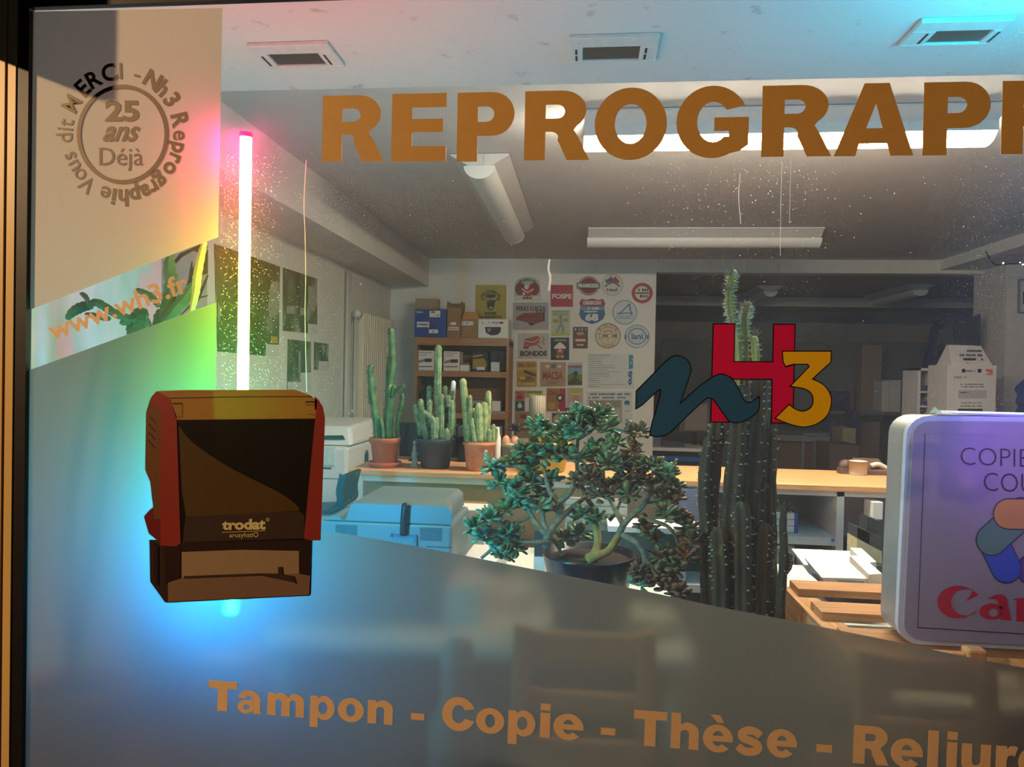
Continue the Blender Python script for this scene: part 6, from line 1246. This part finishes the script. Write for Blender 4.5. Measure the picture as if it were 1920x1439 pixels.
for x, y in ((1540, 66), (1692, 64), (1716, 76)): MB(bulb).ball(at(*z3(x, y), 5.9), .006, .006, .008, 8, 6).build('bulb', t)

# ================================================================ THE DIM BACK ROOM
BRm = 8.6
zq = lambda x, y: (1500 + x / 5.533, 640 + y / 5.533)
beige_p = mat('beige_column_paint', (150, 124, 104), .8, var=.06); greyw = mat('grey_partition', (108, 112, 112), .8, var=.05); navyb = mat('navy_plastic_crate', (26, 30, 92), .5, var=.05); brownf = mat('brown_furniture', (92, 70, 62), .6, var=.08)
a = at(*zq(648, 40), BRm + .4); b = at(*zq(852, 40), BRm + .4)
struct('trim_10', MB(beige_p).box(a.x, b.x, BRm + .4, BRm + .55, 0, a.z), 'beige column in the back room')
struct('wall_partition', MB(greyw).box(at(1240, 700, 9.6).x, at(1770, 700, 9.6).x, 9.6, 9.65, 0, at(1500, 640, 9.6).z), 'grey low partition across the back room')
t = thing('rear_shelf', 'long shelf of the dim back room behind the emblem', 'shelf', tuple(at(1500, 890, BRm).xy) + (0,))
a = at(1490, 768, BRm + .1); b = at(1660, 770, BRm + .1)
MB(greyw).box(at(1400, 768, BRm).x, at(1725, 768, BRm).x, BRm, BRm + .35, a.z - .04, a.z).build('board', t); MB(greyw).box(at(1400, 768, BRm).x, at(1402, 768, BRm).x + .04, BRm, BRm + .35, 0, a.z - .04).build('upright', t); MB(greyw).box(at(1724, 768, BRm).x - .05, at(1725, 768, BRm).x, BRm, BRm + .35, 0, a.z - .04).build('upright', t)
shz = a.z
def shelfbox(name, label, cat, px, Y, d, m, group=None, z0=None):
    A = at(px[0], (px[1] + px[3]) / 2, Y); B = at(px[2], (px[1] + px[3]) / 2, Y); zt = at((px[0] + px[2]) / 2, px[1], Y).z
    mb = MB(m).box(A.x, B.x, Y, Y + d, shz if z0 is None else z0, zt); mb.bev = .006; return mb.solo(name, label, cat, group)
shelfbox('storage_crate', 'navy crate on the rear shelf beside the beige column', 'crate', (*zq(325, 528), *zq(525, 680)), BRm + .04, .28, navyb)
shelfbox('storage_crate', 'grey file box on the rear shelf behind the navy crate', 'box', (*zq(485, 445), *zq(550, 680)), BRm + .33, .01, greyw)
for i, (x0, x1, y0_, m_, lab) in enumerate([(452, 520, 1128, whitem, 'white ring binder with dark top, first by the beige column'), (523, 620, 1118, whitem, 'white ring binder, second by the beige column'), (665, 710, 1125, whitem, 'white ring binder, third by the beige column'), (712, 768, 1120, whitem, 'white ring binder next to the pigeonhole unit')]):
    shelfbox('ring_binder', lab, 'binder', (*z3(x0, y0_), *z3(x1, 1350)), BRm + .04, .26, m_, 'ring binders on the rear shelf')
for x0, x1, y0_, y1_, m_, lab in [(545, 800, 700, 940, navyb, 'navy bin standing under the rear shelf'), (300, 560, 810, 990, navyb, 'low navy tub under the rear shelf')]:
    A = at(*zq(x0, y1_), BRm - .3); shelfbox('bin', lab, 'bin', (*zq(x0, y0_ + 20), *zq(x1 - 170, y1_)), BRm - .3 if x0 > 400 else BRm - .6, .25, m_, None, 0)
shelfbox('carton', 'cream carton on the floor of the back room before the bins', 'carton', (*zq(440, 905), *zq(580, 1060)), BRm - .9, .3, mat('cream_carton', (150, 136, 104), .7), None, 0)
t = thing('rear_desk', 'brown desk in the back room just beyond the worktop', 'desk', tuple(at(1500, 890, 7.6).xy) + (0,))
dz = at(*zq(150, 985), 7.6).z
MB(greyw).box(at(1420, 820, 7.6).x, at(1556, 820, 7.6).x, 7.6, 8.2, dz - .06, dz).build('desk_top', t); MB(brownf).box(at(1430, 840, 7.6).x, at(1550, 840, 7.6).x, 7.66, 8.15, 0, dz - .06).build('cupboard', t)
for x in (*zq(20, 0)[:1], *zq(150, 0)[:1], *zq(290, 0)[:1]): MB(greyw).box(at(x, 850, 7.6).x, at(x + 5, 850, 7.6).x, 7.61, 7.66, 0, dz - .06).build('leg', t)
MB(brownf).box(at(*zq(310, 1060), 7.1).x, at(*zq(620, 1060), 7.1).x, 7.1, 7.5, 0, at(*zq(400, 1075), 7.1).z).solo('low_cupboard', 'low brown cupboard beside the rear desk', 'cupboard')
cz_ = at(*zq(400, 1075), 7.5).z
MB(greyw).box(at(*zq(20, 960), 7.7).x, at(*zq(300, 960), 7.7).x, 7.70, 8.0, dz, at(*zq(100, 975), 7.7).z + .02).solo('flat_scanner', 'flat grey scanner on the rear desk', 'scanner')
mug = mat('white_stoneware', (206, 198, 184), .4, var=.02)
p = at(*zq(600, 1365), YC + .40); MB(mug).lathe((p.x, p.y, ZC), [(.040, 0), (.042, .005), (.043, .07), (.043, at(*zq(600, 1245), YC + .4).z - ZC), (.036, at(*zq(600, 1245), YC + .4).z - ZC), (.034, .03), (.002, .03)], 20).solo('white_cup', 'white cup standing at the back of the worktop beyond the tall cactus', 'cup')
t = thing('desk_phone', 'grey desk telephone on the worktop near the white cup', 'telephone', tuple(at(*zq(740, 1365), YC + .44).xy) + (ZC,))
p = at(*zq(760, 1365), YC + .42); MB(brownf).hexa([(p.x - .06, YC + .40, ZC), (p.x + .07, YC + .40, ZC), (p.x + .07, YC + .54, ZC), (p.x - .06, YC + .54, ZC), (p.x - .06, YC + .40, ZC + .02), (p.x + .07, YC + .40, ZC + .02), (p.x + .07, YC + .54, ZC + .07), (p.x - .06, YC + .54, ZC + .07)]).build('base', t)
MB(mug).tube(smoothpath([(p.x - .01, YC + .42, ZC + .045), (p.x + .03, YC + .43, ZC + .05), (p.x + .09, YC + .44, ZC + .02)], 5), .013, 8).build('handset', t)
t = thing('tape_dispenser', 'dark tape dispenser beside the white cup', 'dispenser', tuple(at(*zq(480, 1365), YC + .42).xy) + (ZC,))
p = at(*zq(485, 1350), YC + .42); MB(brownf).box(p.x - .035, p.x + .03, YC + .41, YC + .46, ZC, ZC + .03).tube([(p.x, YC + .42, ZC + .04), (p.x, YC + .45, ZC + .04)], .03, 14).build('body', t)
# pigeonholes with blue pieces
YP2 = 6.2
t = thing('pigeonhole_unit', 'white pigeonhole unit holding blue pieces, behind the display board', 'shelf unit', tuple(at(1755, 900, YP2).xy) + (0,))
a = at(*z3(778, 1010), YP2); b = at(*z3(1045, 1010), YP2); m0 = at(*z3(905, 1010), YP2)
for x in (a.x, m0.x, b.x - .02): MB(lw).box(x, x + .02, YP2, YP2 + .3, 0, a.z).build('upright', t)
MB(lw).box(a.x, b.x, YP2 + .29, YP2 + .30, 0, a.z).build('back_panel', t); MB(lw).box(a.x, b.x, YP2, YP2 + .3, a.z - .02, a.z).build('top', t)
for yy in (1220, 1350): z = at(*z3(900, yy), YP2).z; MB(lw).box(a.x + .02, b.x - .02, YP2 + .01, YP2 + .29, z - .015, z).build('shelf', t)
for i, (pg, lab) in enumerate([([(800, 1185), (840, 1165), (895, 1185), (850, 1202)], 'upper blue wedge in the pigeonhole'), ([(800, 1322), (855, 1302), (893, 1322), (850, 1342)], 'lower blue wedge in the pigeonhole'), ([(966, 1298), (1014, 1298), (1014, 1348), (966, 1348)], 'blue square block in the pigeonhole')]):
    MB(mat('royal_blue_foam', (36, 70, 150), .6)).poly([pg], lambda p: at(*z3(*p), YP2 + .06), .03).solo('foam_piece', lab, 'foam piece', 'blue foam pieces')
t = thing('easel_frame', 'dark blue tilted easel frame in the opening, above the pigeonholes', 'easel', tuple(at(1735, 690, YP2 + .5)))
pB = 6.6
E3 = lambda x, y: at(*z3(x, y), pB)
dbl = mat('dark_blue_enamel', (24, 40, 84), .5, var=.05)
MB(dbl).bar(E3(845, 1000), E3(930, 640), .06, .05).bar(E3(830, 990), E3(960, 930), .05, .05).build('leg', t); MB(dbl).bar(E3(925, 600), E3(1200, 515), .05, .03).bar(E3(930, 640), E3(1000, 640), .06, .04).build('arm', t)
MB(dbl).poly([[z3(955, 850), z3(1035, 850), z3(1020, 985), z3(960, 975)]], onY(pB), .04).build('tray', t); MB(mat('slate_board', (50, 56, 66), .6)).poly([[z3(1080, 640), z3(1325, 520), z3(1325, 810), z3(1110, 790)]], onY(pB + .05), .02).build('board', t)
gl = E3(845, 1000)
MB(dbl).bar((gl.x, pB, 0), (gl.x, pB, gl.z), .04, .04).build('post', t)
# left part of the opening: white cabinet edge, blue bar
t = thing('plan_printer', 'wide printer with a blue bar in the opening behind the jade plant', 'printer', tuple(at(1270, 880, 7.4).xy) + (0,))
u = lambda x, y: (1200 + x / 11.99, 780 + y / 11.99)
def ub(x0, y0, x1, y1, Y, d, m, nm): MB(m).pbox(*u(x0, y0), *u(x1, y1), Y, d).build(nm, t)
ub(200, 800, 1500, 920, 7.3, .5, black_pl, 'upper_body'); ub(200, 925, 1500, 1020, 7.28, .5, mat('bright_blue_plastic', (44, 100, 176), .4), 'blue_bar'); ub(200, 1020, 1500, 1160, 7.3, .5, mat('dark_navy_plastic', (26, 26, 44), .5), 'lower_body'); ub(150, 725, 1500, 800, 7.26, .55, whitem, 'white_shelf')
pz = at(*u(800, 1150), 7.3); MB(black_pl).box(at(*u(300, 0), 7.35).x, at(*u(1400, 0), 7.35).x, 7.4, 7.7, 0, pz.z).build('stand', t)
szu = at(*u(800, 725), 7.26).z
def ubox(name, lab, cat, x0, y0, x1, Y, d, m): A = at(*u(x0, y0), Y); B = at(*u(x1, y0), Y); MB(m).box(A.x, B.x, Y, Y + d, szu, A.z).solo(name, lab, cat)
ubox('sorting_box', 'low dark box on the white shelf in the opening', 'box', 500, 560, 850, 7.34, .2, mat('dark_grey_card', (70, 68, 72), .6)); ubox('ink_box', 'small blue box with white label on the white shelf', 'box', 862, 570, 1000, 7.36, .2, mat('dusk_blue_card', (52, 62, 92), .6)); ubox('file_panel', 'blue grey panel at the end of the white shelf', 'panel', 275, 480, 480, 7.40, .05, mat('blue_grey_card', (104, 112, 130), .6))
t = thing('flat_screen', 'pale switched-off screen in the back room behind the emblem', 'screen', tuple(at(*u(1250, 360), 7.55)))
pb_ = at(*u(1000, 0), 7.6); MB(mat('pale_screen_grey', (140, 130, 122), .5)).pbox(*u(1010, -260), *u(1500, 325), 7.6, .03).build('panel', t); MB(mat('screen_bezel', (104, 96, 92), .5)).pbox(*u(890, -280), *u(1560, 360), 7.615, .03).build('bezel', t); MB(black_pl).box(at(*u(1200, 0), 7.63).x, at(*u(1300, 0), 7.63).x, 7.645, 7.68, szu, at(*u(1200, 340), 7.63).z).build('stand', t)

# ================================================================ BEHIND THE FROSTED FILM
chair_w = wood('orange_brown_chair_wood', (206, 140, 82), (224, 164, 104), 2, 5, .45); seatm = wood('chair_seat_wood', (196, 128, 72), (214, 150, 92), 0, 5, .45)
def chair(label, pxl, pxr, ytop, Y):
    a = at(pxl, ytop + 60, Y); b = at(pxr, ytop + 60, Y); zt = at((pxl + pxr) / 2, ytop, Y).z; wd = b.x - a.x
    t = thing('wooden_chair', label, 'chair', ((a.x + b.x) / 2, Y + .2, 0), 'wooden chairs tucked under the tables')
    pw = .042
    for x in (a.x, b.x - pw):
        mb = MB(chair_w).box(x, x + pw, Y, Y + .035, 0, zt); mb.bev = .006; mb.build('back_post', t)
        mb = MB(chair_w).box(x, x + pw, Y + .40, Y + .44, 0, .43); mb.bev = .006; mb.build('front_leg', t)
    for z0, z1 in ((zt - .085, zt - .012), (zt - .20, zt - .15), (zt - .31, zt - .26)): mb = MB(chair_w).box(a.x + pw, b.x - pw, Y + .006, Y + .028, z0, z1); mb.bev = .004; mb.build('back_rail', t)
    mb = MB(seatm).box(a.x, b.x, Y + .036, Y + .46, .43, .46); mb.bev = .006; mb.build('seat', t)
    for x in (a.x + .01, b.x - .03): MB(chair_w).box(x, x + .02, Y + .035, Y + .40, .2, .23).build('side_stretcher', t)
chair('brown wooden chair blurred behind the film, below the jade plant', 964, 1228, 1168, 1.70)
chair('brown wooden chair blurred behind the film, below the lightbox', 1594, 1852, 1214, 1.66)
cn = at(864, 1330, 1.78)
t = thing('domed_canister', 'grey domed canister blurred behind the film', 'canister', (cn.x, 1.80, .0))
zt_ = at(864, 1178, 1.78).z; hr = 31 * ppm(1.8); c = Vector((cn.x, 1.80, 0))
MB(mat('grey_canister_enamel', (130, 128, 122), .5, var=.03)).lathe(c, [(hr * 1.6, 0), (hr * 1.65, .01), (hr * 1.65, zt_ - .22), (hr * 1.1, zt_ - .17), (hr, zt_ - .15), (hr, zt_ - .04), (hr * .8, zt_ - .012), (.002, zt_)], 24).build('body', t)
MB(grey_pl).lathe(c, [(hr * 1.02, zt_ - .075), (hr * 1.04, zt_ - .07), (hr * 1.04, zt_ - .055), (hr * 1.02, zt_ - .05)], 24).build('collar', t)
c1 = at(392, 1214, 1.80); c2 = at(488, 1214, 1.80)
mb = MB(wood('plinth_wood', (150, 108, 62), (176, 132, 82), 2, 4)).box(c1.x, c2.x, 1.80, 1.93, 0, c1.z); mb.bev = .006; mb.solo('wooden_plinth', 'narrow wooden plinth blurred below the printed stamp', 'plinth')
